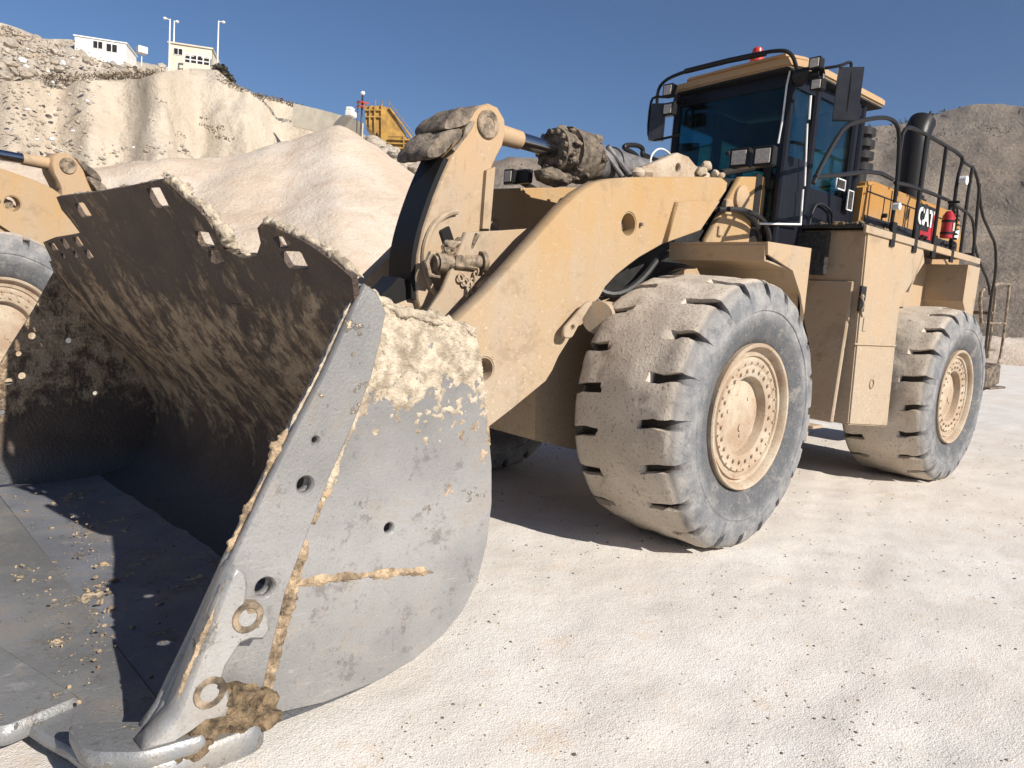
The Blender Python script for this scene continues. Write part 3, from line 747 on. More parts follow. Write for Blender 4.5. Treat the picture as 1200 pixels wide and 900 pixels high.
# black strip that paints in the shade on the lever's front face
fr = [lp(x, y, .15) for x, y in ((490, 352), (489, 330), (490, 300), (497, 268), (509, 232), (518, 209), (528, 187))]
fr = smooth_prof(fr, 2)
frf = [(a+.045, b+.01) for a, b in fr]
mb = MB(); mb.poly([(a, .135, b) for a, b in fr+frf[::-1]], n=(0, -.27, 0)); mb.build('lever_shade_strip', M['blk'], LV)
mb = MB()
mb.poly([(lp(x, y)[0], .08, lp(x, y)[1]) for x, y in ((490, 366), (488, 330), (474, 325), (466, 335), (448, 351))], n=(0, -.2, 0)); mb.build('link_horn', M['blk'], LV)
def pad(name, pts, y0, y1, mat, amp=.02):
    P = [at(x, y, 1, .16) for x, y in pts]; P = arc_round([(p.x, p.z) for p in P], .06, 4); bm = bmesh.new()
    L_ = []
    n = 12
    for k in range(n+1):
        yy = y0+(y1-y0)*k/n; e_ = 1-.10*abs(2*k/n-1)**6
        cx_ = sum(p[0] for p in P)/len(P); cz_ = sum(p[1] for p in P)/len(P); row = []
        for p in P:
            v = Vector((cx_+(p[0]-cx_)*e_, yy, cz_+(p[1]-cz_)*e_)); d = fbm(v*5, 4)*amp+fbm(v*17, 3)*amp*.35; dr = Vector((p[0]-cx_, 0, p[1]-cz_)).normalized(); row.append(bm.verts.new(v+dr*d))
        L_.append(row)
    for A_, B_ in zip(L_, L_[1:]):
        for i in range(len(P)): bm.faces.new((A_[i], A_[(i+1) % len(P)], B_[(i+1) % len(P)], B_[i]))
    bm.faces.new(L_[0]); bm.faces.new(L_[-1]); m_ = MB(); m_.bm = bm; return m_.build(name, mat, LV)
pad('mud_pad', [(566, 121), (552, 124), (538, 128), (527, 134), (519, 143), (516, 153), (528, 152), (540, 150), (551, 141), (559, 131)], -.17, .17, M['pad'], .022)
pad('mud_pad', [(541, 149), (528, 151), (514, 154), (504, 164), (497, 177), (497, 186), (510, 186), (524, 180), (531, 170), (541, 160)], -.18, .185, M['pad'], .024)
pad('mud_pad', [(552, 141), (545, 148), (541, 160), (534, 171), (527, 176), (531, 180), (541, 168), (549, 156), (556, 143)], .145, .175, M['pad'], .02)
# ring lip, recess and link hardware at the lower end of the lever
cx, cz = lp(540, 303, .18)
mb = MB(); ring = [(cx+.31*math.cos(a), .165, cz+.33*math.sin(a)) for a in [R(285-i*10) for i in range(22)]]
ring = [(cx+.31*math.cos(a), .165, cz+.33*math.sin(a)) for a in [R(80-i*9) for i in range(22)]]
mb.tube(ring, .024, 8); mb.build('ring_flange', M['lever'], LV)
mb = MB(); mb.rev([(.001, .155), (.10, .155), (.105, .168), (.15, .172), (.16, .155), (.16, .15)], 40, 'Y', (cx-.05, 0, cz-.02)); mb.build('pivot_boss', M['dirtmetal'], LV)
mb = MB(); mb.box((lp(524, 280)[0], .152, lp(524, 280)[1]), (.10, .03, .16), (0, .5, 0), bev=.01); mb.build('recess_dark_patch', M['blk'], LV)  # black box painting in the dark of the recess hole
mb = MB()
a = at(509, 308, 1, .30); b = at(566, 307, 1, .37)
mb.cyl(a, b, .050); mb.cyl(a.lerp(b, .05), a.lerp(b, .22), .066); mb.cyl(b-(b-a)*.06, b+(b-a)*.03, .075); mb.box(a.lerp(b, .6)+Vector((0, .03, 0)), (.20, .04, .09), bev=.012)
mb.tube([at(x, y, 1, .28) for x, y in ((505, 297), (500, 308), (503, 322), (513, 324), (516, 310), (512, 298))], .020, 8, True)
mb.build('lock_pin', M['dirtmetal'], LV)
mb = MB(); rn = random.Random(9)
for i in range(16):
    p = at(rn.uniform(522, 557), rn.uniform(283, 299), 1, .30); s_ = .02+.025*rn.random(); mb.lump(p, (s_*1.3, s_, s_), .4, 3, i+5, 3)
mb.cyl(at(560, 274, 1, .37), at(551, 292, 1, .34), .016, seg=8); mb.tube([at(x, y, 1, .33) for x, y in ((528, 292), (536, 284), (548, 284), (557, 294))], .016, 8, smooth=2)
mb.build('hose_clamp', M['dirtmetal'], LV)
mb = MB()
for i in range(7):
    p = at(559-2.0*i, 318+4.2*i, 1, .38); q = .026
    ax = Vector((1, 0, 0)) if i % 2 else Vector((0, 1, 0))
    mb.tube([p+(ax*math.cos(a)*.55+Vector((0, 0, 1))*math.sin(a))*q for a in [k*math.pi/5 for k in range(10)]], .007, 6, True)
for i in range(4):
    p = at(541+i*5, 325+i*5, 1, .38); mb.tube([p+Vector((math.cos(a), 0, math.sin(a)))*.028 for a in [k*math.pi/5 for k in range(10)]], .008, 6, True)
mb.build('chain', M['rim'], LV)
# tilt link running down to the bucket
mb = MB(); mb.cyl(Vector((cx+.2, 0, 1.62)), S(2.48, 0, 1.30), .10, seg=20); mb.build('tilt_link', M['lever'], L)
# tilt cylinder
pA = Vector((c0[0], 0, c0[1])); pB = at(752, 206, 1, 0.0); pB = Vector((pB.x, 0, pB.z)); dd = (pB-pA).normalized()
def on(px):                                      # point of the cylinder axis seen at column px
    best = None
    for i in range(400):
        t = i*.01; q = pA+dd*t; v = q-CAMP; x = 600+FPX*v.dot(Rv)/v.dot(Fv)
        if best is None or abs(x-px) < best[0]: best = (abs(x-px), q)
    return best[1]
e = Vector((0, 0, 0))
TC = MB(); TC.cyl(on(668)-dd*.05, pB+dd*.5, .155, seg=40); TC = TC.build('tilt_cylinder', M['cyl'], L)
mb = MB(); mb.cyl(on(598), on(660), .062, seg=28); mb.build('piston_rod', M['chrome'], TC)
mb = MB(); mb.cyl(pA+dd*.08, on(609), .078, .07, seg=28); mb.build('rod_eye', M['lever'], TC)
mb = MB()
mb.cyl(on(648), on(662), .175, seg=32); mb.cyl(on(662), on(682), .215, seg=32); mb.cyl(on(682), on(694), .19, .165, seg=32)
g0 = on(648)
a1 = dd.cross(Vector((0, 1, 0))).normalized(); a2 = Vector((0, 1, 0))
for i in range(12):
    a = i*math.pi/6+.2; q = g0+(a1*math.cos(a)+a2*math.sin(a))*.145; mb.cyl(q-dd*.035, q, .024, seg=8)
mb.build('gland', M['grease'], TC)
mb = MB(); rn = random.Random(4)
for i in range(60):
    a = rn.uniform(0, 6.28); q = on(rn.uniform(652, 690))+(a1*math.cos(a)+a2*math.sin(a))*rn.uniform(.17, .205); s = .012+.022*rn.random()
    mb.lump(q, (s*1.8, s, s*1.1), .4, 3, i+200, 3)
q = at(648, 208, 1, .0)
mb.lump(Vector((q.x, 0, q.z)), (.17, .12, .07), .25, 4, 77, 3)
mb.build('greasy_dirt', M['grease'], TC)
mb = MB()
mb.cyl(on(690)+Vector((0, .12, .10)), on(712)+Vector((0, .19, -.12)), .022, seg=10)
mb.cyl(on(698)+Vector((0, .12, .12)), on(722)+Vector((0, .19, -.10)), .026, seg=10)
mb.rev([(.17, -.02), (.17, .02), (.155, .02), (.155, -.02)], 32, 'X', (on(716).x, 0, on(716).z))
mb.build('hose_pipe', M['cyl'], TC)
# lamps seen on the bracket between lever and far arm
# ---------------------------------------------------------------- front frame
mb = MB()
mb.poly([(.9, -.45, .62), (.95, -.45, 1.15), (.35, -.45, 1.75), (-.2, -.45, 2.2), (-.9, -.45, 2.85), (-1.25, -.45, 2.95), (-1.6, -.45, 2.4), (-1.7, -.45, .7), (-1.1, -.45, .5), (.4, -.45, .5)], n=(0, .9, 0))
FF = mb.build('front_frame', M['arm'], L)
def tw(px, py): p = at(px, py, 1, .62); return (p.x, p.z)
tp = [tw(*q) for q in ((869, 207), (897, 207), (898, 300), (822, 300), (829, 280))]
for s in (1, -1): plate('tower_plate', tp, [], XZ(s*.59), .06, M['arm'], FF, bev=.006)
mb = MB(); gpx = [at(x, y, 1, .52) for x, y in ((838, 209), (872, 209), (834, 300), (770, 330), (700, 350), (740, 300), (800, 270))]
for s in (1, -1): mb.poly([(p.x, s*.50, p.z) for p in gpx], n=(0, s*.02, 0))
mb.build('slit_shade_plate', M['hose'], FF)  # dark plates added behind the arm slit to stand for its shade
mb = MB(); c = at(872, 232, 1, .66)
for s in (1, -1):
    mb.rev([(.001, s*.66), (.10, s*.66), (.115, s*.65), (.115, s*.60)], 28, 'Y', (c.x, 0, c.z))
    mb.box((c.x+.24, s*.64, c.z-.12), (.10, .05, .14), bev=.01); mb.box((c.x+.30, s*.63, c.z-.34), (.07, .03, .09), bev=.008)
mb.build('pivot_pin', M['lever'], FF)
# white-dusted castings and hose on top of the tower
mb = MB()
lg = [(at(x, y, 1, .62).x, at(x, y, 1, .62).z) for x, y in ((750, 212), (752, 196), (768, 190), (782, 184), (793, 179), (806, 184), (814, 194), (832, 204), (836, 214))]
plate('lifting_lug', lg, [circle(at(793, 197, 1, .62).x, at(793, 197, 1, .62).z, .035, 16)], XZ(.60), .07, M['rim'], FF, bev=.008)
mb = MB(); rn = random.Random(8)
for (x, y, s) in ((757, 203, .06), (822, 201, .045), (838, 203, .035), (828, 194, .04), (845, 206, .03), (748, 203, .05)):
    mb.lump(at(x, y, 1, .66), (s*1.3, s, s), .35, 2, x)
mb.build('fitting', M['rim'], FF)
mb = MB(); mb.tube([at(x, y, 1, .5) for x, y in ((762, 200), (762, 184), (769, 175), (777, 174), (785, 180), (790, 188))], .008, 8, smooth=2)
mb.build('white_hose', M['white'], FF)
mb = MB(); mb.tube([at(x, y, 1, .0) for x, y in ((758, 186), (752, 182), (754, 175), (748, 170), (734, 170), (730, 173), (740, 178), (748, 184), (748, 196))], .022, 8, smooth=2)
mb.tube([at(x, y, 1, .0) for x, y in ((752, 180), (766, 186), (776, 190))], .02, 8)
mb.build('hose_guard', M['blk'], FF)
# steering rod end and lug by the front tyre
mb = MB(); mb.cyl(at(712, 372, 1, .78), at(745, 356, 1, .80), .085, seg=24); mb.cyl(at(700, 372, 1, .86), at(712, 372, 1, .80), .12, seg=24)
mb.build('axle_trunnion', M['lever'], FF)
plate('lock_tab', arc_round([(at(x, y, 1, .9).x, at(x, y, 1, .9).z) for x, y in ((688, 355), (697, 352), (680, 380), (671, 397), (661, 396), (662, 385))], .03), [circle(at(672, 384, 1, .9).x, at(672, 384, 1, .9).z, .018, 12)], XZ(.88), .03, M['lever'], FF, bev=.006)
mb = MB(); mb.cyl((0, -.9, .97), (0, .9, .97), .24, seg=32); mb.rev([(.2, -.35), (.42, -.2), (.46, 0), (.42, .2), (.2, .35)], 32, 'Y', (0, 0, .97)); mb.build('front_axle', M['grease'], L)
mb = MB(); mb.cyl((-HB, -.9, .97), (-HB, .9, .97), .24, seg=32); mb.rev([(.2, -.35), (.42, -.2), (.46, 0), (.42, .2), (.2, .35)], 32, 'Y', (-HB, 0, .97)); mb.build('rear_axle', M['grease'], L, MR)
mb = MB(); mb.tube([(.55, .5, 1.9), (.4, .62, 1.75), (.1, .66, 1.85), (-.3, .62, 2.2), (-.8, .6, 2.3)], .03, 8, smooth=2); mb.tube([(.5, .55, 1.75), (.3, .66, 1.6), (0, .7, 1.8), (-.3, .66, 2.05), (-.8, .6, 2.1)], .025, 8, smooth=2)
mb.build('hydraulic_hose', M['hose'], FF)
# front fenders
YF = 1.60
def fp(px, py, Y=YF): p = at(px, py, 1, Y); return (p.x, p.z)
x0, zt = fp(900, 283); x1, z1 = fp(951, 291)
for s in (1, -1):
    mb = MB()
    sp = [fp(900, 283), fp(951, 291), (x1-.02, 1.40), fp(950, 412), fp(943, 380), fp(938, 345), fp(929, 317), fp(900, 298)]
    mb.poly([(a, s*YF, b) for a, b in sp], n=(0, -s*.02, 0))
    F = mb.build('fender', M['fender'], L)
    mb = MB()
    yi = .74
    mb.poly([(x0, s*(YF-.022), zt-.002), (x0, s*yi, zt-.002), (x1, s*yi, z1-.002), (x1, s*(YF-.022), z1-.002)], n=(0, 0, -.02))
    mb.poly([(x0-.0, s*(YF-.022), zt-.024), (x0-.0, s*yi, zt-.024), (x0-.02, s*yi, zt-.14), (x0-.02, s*(YF-.022), zt-.14)], n=(-.02, 0, 0))
    mb.build('fender_top', M['fender'], F)
    a = fp(929, 317); b = fp(938, 345)
    mb = MB(); pts = [(x0-.04, zt-.14), (a[0], a[1]), (b[0]-.02, b[1]), (x1-.03, 1.38)]
    for (p, q) in zip(pts, pts[1:]):
        mb.poly([(p[0], s*(YF-.022), p[1]), (p[0], s*yi, p[1]), (q[0], s*yi, q[1]), (q[0], s*(YF-.022), q[1])], n=(-.015, 0, .012))
    mb.build('fender_liner', M['fender'], F)
# ---------------------------------------------------------------- rear frame, tanks, deck (rear-frame coordinates, placed by MR)
mb = MB()
mb.box((-1.9, 0, 1.15), (4.6, .95, .8), bev=.02); mb.box((-.15, 0, 1.3), (.5, .5, .9), bev=.02); mb.box((-4.45, 0, 1.25), (1.1, 1.9, 1.1), bev=.05)
mb.build('rear_frame', M['grease'], L, MR)
YT = 1.45
a = ry(1017, 269, YT); b = ry(995, 498, YT); c = ry(1040, 500, YT); d = ry(1053, 370, YT); e = ry(1056, 352, YT); f = ry(1084, 308, YT)
for s in (1, -1):
    so_ = [(a.x, a.z), (ry(1083, 285, YT).x, a.z-.02), (f.x, f.z), (e.x, e.z), (d.x, d.z), (c.x, c.z), (b.x, b.z)]
    mb = MB(); yi = .62
    mb.poly([(x, s*YT, z) for x, z in so_], n=(0, -s*(YT-yi), 0))
    bmesh.ops.recalc_face_normals(mb.bm, faces=mb.bm.faces)
    bmesh.ops.bevel(mb.bm, geom=mb.bm.edges[:], offset=.015, segments=2, affect='EDGES')
    T = mb.build('side_tank', M['tank'], L, MR)
    # seam lip between the upper panel and lower box, raised front door
    mb = MB(); p = ry(1001, 403, YT); q = ry(1048, 405, YT)
    mb.box(((p.x+q.x)/2, s*(YT+.006), (p.z+q.z)/2), (abs(q.x-p.x)+.02, .02, .018), bev=.004)
    mb.build('panel_seam', M['tank'], T, MR)
    mb = MB()
    xf = a.x
    mb.box((xf-.005, s*1.12, 1.42), (.05, .50, 1.38), (0, R(-3.2), 0), bev=.012)
    mb.build('front_panel', M['tank'], T, MR)
    mb = MB()
    hp = ry(1008, 350, YT)
    mb.box((hp.x-.03, s*(YT+.004), hp.z), (.11, .02, .24), bev=.03)
    mb.build('handle_recess', M['belt'], T, MR)
    mb = MB(); mb.tube([(hp.x+.0, s*(YT+.02), hp.z), (hp.x-.02, s*(YT+.04), hp.z-.05), (hp.x+.02, s*(YT+.03), hp.z-.12), (hp.x-.02, s*(YT+.03), hp.z-.17)], .011, 8, smooth=1)
    mb.lump((hp.x+.01, s*(YT+.02), hp.z+.02), (.03, .02, .025), .3, 2, 4)
    mb.build('latch', M['dirtmetal'], T, MR)
    mb = MB(); hp = ry(1021, 450, YT); mb.rev([(.001, s*(YT-.01)), (.036, s*(YT-.01)), (.040, s*(YT+.008)), (.052, s*(YT+.008)), (.056, s*(YT-.004))], 24, 'Y', (hp.x, 0, hp.z)); mb.build('drain_port', M['mudcake'], T, MR)
    mb = MB(); hp = ry(1013, 380, YT); mb.box((hp.x, s*(YT+.003), hp.z), (.08, .012, .13), bev=0); mb.build('notice_plate', M['roofp'], T, MR)
mb = MB(); mb.box((-.02, .95, 2.36), (.06, .34, .42), bev=.01); mb.build('dark_gap_panel', M['grating'], L, MR)  # dark panel set in the gap between fender and tank
# steps in front of the tank under the cab door
mb = MB()
for z in (.62, 1.0):
    pass
mb.box((.22, .98, .70), (.20, .75, .03)); mb.box((.30, .66, 1.5), (.03, .04, 1.6)); mb.box((.30, 1.28, .66), (.03, .04, .20))
mb.build('step', M['tank'], L, MR)
# rear fenders: slanting shaded panel and outer skirt
for s in (1, -1):
    mb = MB()
    zb = 2.03; zt2 = 2.50
    mb.poly([(-1.25, s*YT, zb+.05), (-1.25, s*.72, zb+.05), (-1.50, s*.72, zt2), (-1.50, s*YT, zt2)], n=(-.03, 0, 0))
    mb.poly([(-2.95, s*YT, 2.52), (-2.95, s*YT, 2.08), (-3.28, s*YT, 1.80), (-3.38, s*YT, 1.82), (-3.40, s*YT, 2.52)], n=(0, -s*.75, 0))
    mb.poly([(-1.50, s*.975, 2.52), (-1.50, s*.975, 1.95), (-2.97, s*.975, 1.95), (-2.97, s*.975, 2.52)], n=(0, s*.02, 0))
    mb.build('rear_fender', M['tank'], L, MR)
# deck
deckz = a.z+.02
for s in (1, -1):
    mb = MB(); mb.box((-1.60, s*1.06, deckz+.012), (3.25, .76, .035), bev=.004); mb.build('deck', M['grating'], L, MR)
    mb = MB()
    mb.box((-1.65, s*(1.455), deckz-.02), (3.3, .03, .07), bev=.004)
    mb.build('deck_edge', M['roofp'], L, MR)
# gravel and mud lying on the deck by the cab
mb = MB(); rn = random.Random(14)
for i in range(150):
    s = .01+.02*rn.random(); mb.lump((rn.uniform(-.75, .04), rn.uniform(1.0, 1.44), deckz+.03), (s*1.2, s, s), .4, 1, i)
tag(mb.build('deck_debris', M['darkmud'], L, MR), kind='stuff')
# hood
YH = .95
h0 = ry(1022, 213, YH); h1_ = ry(1138, 253, YH)
xs0 = -1.05; xs1 = -4.1
mb = MB()
hs = [(xs0, 2.55), (xs0-.03, 3.21), (xs0-.2, 3.27), (-3.7, 3.28), (-4.02, 3.22), (-4.22, 2.9), (-4.28, 2.2), (-4.28, 1.9), (-1.5, 1.9)]
mb.poly([(x, YH, z) for x, z in hs], n=(0, -2*YH, 0))
bmesh.ops.recalc_face_normals(mb.bm, faces=mb.bm.faces)
bmesh.ops.bevel(mb.bm, geom=mb.bm.edges[:], offset=.04, segments=3, affect='EDGES')
HD = mb.build('engine_hood', M['hood'], L, MR)
mb = MB()
for s in (1, -1):
    mb.box((-2.6, s*(YH+.003), 3.13), (3.0, .008, .012), bev=0)
    for x in (-1.55, -2.15, -2.28, -3.05, -3.12, -3.85): mb.box((x, s*(YH+.003), 2.88), (.012, .008, .5), bev=0)
mb.build('panel_gap', M['belt'], HD, MR)
mb = MB()
for s in (1, -1):
    mb.poly([(-1.10, s*(YH+.004), 2.74), (-1.10, s*(YH+.004), 2.88), (-4.0, s*(YH+.004), 2.88), (-4.0, s*(YH+.004), 2.74)], n=(0, s*.006, 0))
mb.build('side_stripe', M['belt'], HD, MR)
mb = MB()
for s in (1, -1):
    for x in (-1.7, -2.75, -3.5):
        mb.tube([(x-.1, s*(YH+.004), 2.80), (x-.09, s*(YH+.04), 2.84), (x+.09, s*(YH+.04), 2.84), (x+.1, s*(YH+.004), 2.80)], .012, 8)
    mb.cyl((-1.55, s*(YH-.01), 2.93), (-1.55, s*(YH+.05), 2.93), .025, seg=12)
mb.build('hood_handle', M['blk'], HD, MR)
# maker's plate with its lettering
def letters(txt, size, ext, M4, mat, name, parent, T=MR, bold=.0):
    cu = bpy.data.curves.new(name, 'FONT'); cu.body = txt; cu.size = size; cu.extrude = ext; cu.align_x = 'CENTER'; cu.align_y = 'CENTER'; cu.offset = bold
    ob = bpy.data.objects.new(name, cu); COL.objects.link(ob); bpy.context.view_layer.update()
    me = bpy.data.meshes.new_from_object(ob.evaluated_get(bpy.context.evaluated_depsgraph_get()))
    bpy.data.objects.remove(ob); bpy.data.curves.remove(cu)
    me.transform(T @ M4); me.materials.clear(); return link(name, me, mat, parent)
cc = ry(1084, 260, YH+.02)
cA_ = ry(1075, 247, YH+.02); cB = ry(1093, 273, YH+.02); cC = ry(1094, 250, YH+.02)
wL = abs(cB.x-cA_.x); hL = .40
def sideM(s, x, z, y):
    return Matrix(((-s, 0, 0, x), (0, 0, s, s*y), (0, 1, 0, z), (0, 0, 0, 1)))
for s in (1,):
    mb = MB(); mb.box((cc.x, s*(YH+.010), cc.z), (wL, .02, hL), bev=.003); PL = mb.build('logo_plate', M['belt'], HD, MR)
    mb = MB(); mb.poly([(cc.x+wL*.5, YH+.021, cc.z-hL*.5), (cc.x-wL*.5, YH+.021, cc.z-hL*.5), (cc.x-wL*.5, YH+.021, cc.z+hL*.40), (cc.x-wL*.36, YH+.021, cc.z+hL*.40), (cc.x-wL*.20, YH+.021, cc.z-hL*.28), (cc.x+wL*.5, YH+.021, cc.z-hL*.30)], n=(0, .003, 0))
    mb.build('logo_band', M['red'], PL, MR)
    m = letters('CAT', .27, .004, sideM(s, cc.x+.02, cc.z+.04, YH+.031) @ Matrix.Scale(wL/.62, 4, (1, 0, 0)), M['white'], 'logo_letters', PL, bold=.010)
mb = MB(); q = ry(1130, 282, YH+.02); mb.box((-3.92, YH+.006, 3.0), (.16, .008, .12), bev=0); mb.build('sticker', M['white'], HD, MR)
# intake / exhaust stack on the hood, bent at the top
mb = MB(); sx, sy = -3.3, .42
p0 = ry(1066, 214, sy); top_ = ry(1077, 140, sy)
sx = p0.x
mb.tube([(sx, sy, 3.2), (sx, sy, 3.6), (sx, sy, 4.06), (sx-.01, sy, 4.22), (sx-.06, sy, 4.36), (sx-.14, sy, 4.46)], .17, 28, smooth=2)
mb.cyl((sx, sy, 3.22), (sx, sy, 3.42), .23, seg=28); mb.cyl((sx, sy, 3.42), (sx, sy, 3.47), .20, seg=28)
mb.build('exhaust_stack', M['blk'], HD, MR)
q = ry(1010, 160, .3)
mb = MB()
for i in range(4): mb.cyl((q.x, .3, q.z-.42+i*.14), (q.x, .3, q.z-.34+i*.14), .17-.005*i, seg=24); 
mb.cyl((q.x, .3, 3.2), (q.x, .3, q.z+.1), .11, seg=24)
mb.build('air_precleaner', M['blkdust'], HD, MR)

# ---------------------------------------------------------------- cab
FL = Vector((.42, .78)); FR = Vector((.34, -.56)); RL = Vector((-1.06, .80)); RR = Vector((-1.06, -.62))
ZB, ZG, ZR = 2.22, 2.78, 4.00
taper = .03
def cp(p, z): return Vector((p.x, p.y, z))
mb = MB()
def post(mb, p, z0, z1, w=.085, q=None):
    q = q if q is not None else p
    mb.cyl(cp(p, z0), cp(q, z1), w/2, seg=10)
mb.poly([cp(FL, ZB), cp(FR, ZB), cp(RR, ZB), cp(RL, ZB)], n=(0, 0, .06))
B1 = Vector((-.05, .79)); 
for p in (FL, FR, RL, RR): post(mb, p, ZB, ZR+.02, .09)
post(mb, B1, ZB, ZR+.02, .10)
def wall(mb, p, q, z0, z1, th=.04):
    d = Vector((q.x-p.x, q.y-p.y, 0)).normalized(); n = Vector((-d.y, d.x, 0))*th
    mb.poly([cp(p, z0)-n/2, cp(q, z0)-n/2, cp(q, z1)-n/2, cp(p, z1)-n/2], n=n)
wall(mb, RL, B1, 2.28, 3.02); wall(mb, RL, RR, 2.28, 2.95); wall(mb, FR, RR, 2.28, 3.0)
wall(mb, RL, B1, 3.90, ZR); wall(mb, RL, RR, 3.60, ZR); wall(mb, FR, RR, 3.72, ZR); wall(mb, FL, FR, 3.88, ZR); wall(mb, FL, B1, 3.88, ZR)
wall(mb, FL, FR, 2.28, 2.55); wall(mb, FL, B1, 2.28, 3.25)
post(mb, Vector((-.90, .80)), 3.0, ZR, .11)
post(mb, Vector((-.5, -.60)), 2.9, ZR, .12)
post(mb, Vector((-1.06, .12)), 2.9, 3.7, .10)
CAB = mb.build('cab', M['cab'], L, MR)
# glazing, one pane to an opening
def pane(p, q, z0, z1, name='window'):
    mb = MB(); wall(mb, p, q, z0, z1, .012); mb.build(name, M['glass'], CAB, MR)
pane(FL, FR, 2.55, 3.88, 'windscreen'); pane(B1, FL, 3.25, 3.88); pane(RL, B1, 3.02, 3.90, 'door_window'); pane(RL, RR, 2.95, 3.60, 'rear_window'); pane(FR, RR, 3.0, 3.72)
# door skin details
mb = MB(); dY = .872
for (c1_, w, h) in ((ry(985, 216, dY), .20, .10), (ry(996, 235, dY), .12, .20)):
    x, z = c1_.x, c1_.z
    for sx_, sz_, ww, hh in ((0, h/2, w, .012), (0, -h/2, w, .012), (w/2, 0, .012, h), (-w/2, 0, .012, h)): mb.box((x+sx_, dY, z+sz_), (ww, .012, hh), bev=0)
mb.build('vent_frame', M['white'], CAB, MR)
mb = MB()
for (c1_, w, h) in ((ry(985, 216, dY), .19, .09), (ry(996, 235, dY), .11, .19)): mb.box((c1_.x, dY-.004, c1_.z), (w, .008, h), bev=0)
mb.build('vent', M['grating'], CAB, MR)
mb = MB(); mb.tube([(-.12, .83, 2.35), (-.14, .84, 2.78), (-.25, .845, 2.9), (-.55, .845, 2.86), (-.62, .84, 2.75), (-.63, .83, 2.4)], .012, 8, smooth=2); mb.build('door_seal', M['belt'], CAB, MR)
# roof
mb = MB()
ro = [Vector((.56, .80)), Vector((.50, .1)), Vector((.42, -.60)), Vector((.1, -.80)), Vector((-1.36, -.82)), Vector((-1.45, 0)), Vector((-1.36, .90)), Vector((.30, .92))]
mb.poly([cp(p, 4.02+(.05 if p.x < 0 else 0)) for p in ro], n=(0, 0, .085))
mb.poly([cp(p*.86+Vector((-.06, 0)), 4.15) for p in ro], n=(0, 0, .05))
bmesh.ops.recalc_face_normals(mb.bm, faces=mb.bm.faces)
bmesh.ops.bevel(mb.bm, geom=[e_ for e_ in mb.bm.edges if e_.calc_length() > .1], offset=.018, segments=2, affect='EDGES')
RF = mb.build('roof', M['roofp'], CAB, MR)
mb = MB(); mb.poly([cp(p*.985, 4.0+(.05 if p.x < 0 else 0)) for p in ro], n=(0, 0, .018)); mb.build('roof_lining', M['interior'], RF, MR)
mb = MB(); mb.tube([(.42, -.74, 3.80), (.46, -.78, 3.95), (.50, -.72, 4.13), (.56, -.40, 4.17), (.62, .2, 4.17), (.64, .74, 4.155), (.58, .84, 4.12), (.5, .86, 4.0)], .018, 8, smooth=2); mb.tube([(.56, -.35, 4.17), (.62, .2, 4.16), (.63, .6, 4.15)], .028, 8); mb.build('roof_rail', M['blk'], RF, MR)
bc = rx(887, 68, .1)
mb = MB(); mb.rev([(.001, .10), (.035, .10), (.05, .085), (.055, .05), (.055, .0), (.07, 0), (.07, -.04), (.001, -.04)], 24, 'Z', (bc.x, bc.y, bc.z)); mb.cyl((bc.x, bc.y, 4.12), (bc.x, bc.y, bc.z-.03), .03); mb.build('beacon', M['redlens'], RF, MR)
# lamps on the cab corners and on the front frame
def lamp(c, M4, parent, w=.115, h=.105):
    mb = MB(); mb.box((0, -.03, 0), (w, .08, h), bev=.014); mb.box((0, .012, 0), (w, .012, h), bev=.004)
    o = mb.build('work_light', M['blk'], parent, M4)
    mb = MB(); mb.box((0, .018, 0), (w*.74, .012, h*.72), bev=.003); mb.build('lamp_lens', M['lens'], o, M4)
def face(c, yaw, rear=True):
    m = Matrix.Translation(c) @ Matrix.Rotation(yaw, 4, 'Z'); return (MR @ m) if rear else m
yw = R(-90)
for (px, py, X) in ((767-(-0), 105, .55),):
    pass
for (px, py) in ((783.5, 106), (783.5, 128)): lamp(None, face(rx(px, py, .62), yw), CAB, .13, .13)
for (px, py) in ((955.5, 74), (957.5, 99)): lamp(None, face(rx(px, py, .50), yw), CAB)
mb = MB()
p = rx(783, 106, .56); q = rx(783, 128, .56); m_ = rx(800, 115, .45)
mb.tube([p, m_+Vector((0, -.05, 0)), q], .02, 8); mb.cyl(m_+Vector((0, -.1, 0)), (.36, -.50, 3.93), .035, seg=10)
p = rx(955, 74, .45); q = rx(957, 99, .45); mb.tube([p+Vector((0, .05, 0)), (p+q)/2+Vector((-.02, .06, 0)), q+Vector((0, .05, 0))], .018, 8); mb.tube([(p+q)/2+Vector((0, .04, 0)), (.42, .80, 3.95)], .03, 8)
mb.lump(rx(938, 90, .46), (.05, .08, .09), .3, 2, 3); mb.cyl(rx(930, 88, .5), rx(948, 84, .45), .045, seg=12)
mb.build('lamp_bracket', M['blk'], CAB, MR)
# mirrors with tube frames
def mirror(c, w, h, pts, yaw):
    mb = MB(); mb.box((0, -.02, 0), (w, .07, h), bev=.03)
    o = mb.build('mirror', M['mirror'], CAB, MR @ Matrix.Translation(c) @ Matrix.Rotation(yaw, 4, 'Z'))
    mb = MB(); mb.tube(pts, .014, 8, smooth=1); mb.build('mirror_frame', M['blk'], o, MR)
XM = .62
mirror(rx(770, 143, XM), .15, .38, [rx(x, y, XM) for x, y in ((796, 112), (780, 114), (766, 113), (762, 122), (759, 155), (762, 164), (770, 164), (797, 158))], R(-62))
XL = .30
mirror(rx(994, 110, XL), .21, .46, [rx(x, y, X_) for x, y, X_ in ((966, 80, .45), (985, 77, .4), (996, 72, XL), (998, 76, XL), (997, 100, XL), (993, 128, XL), (990, 136, XL))], R(-58))
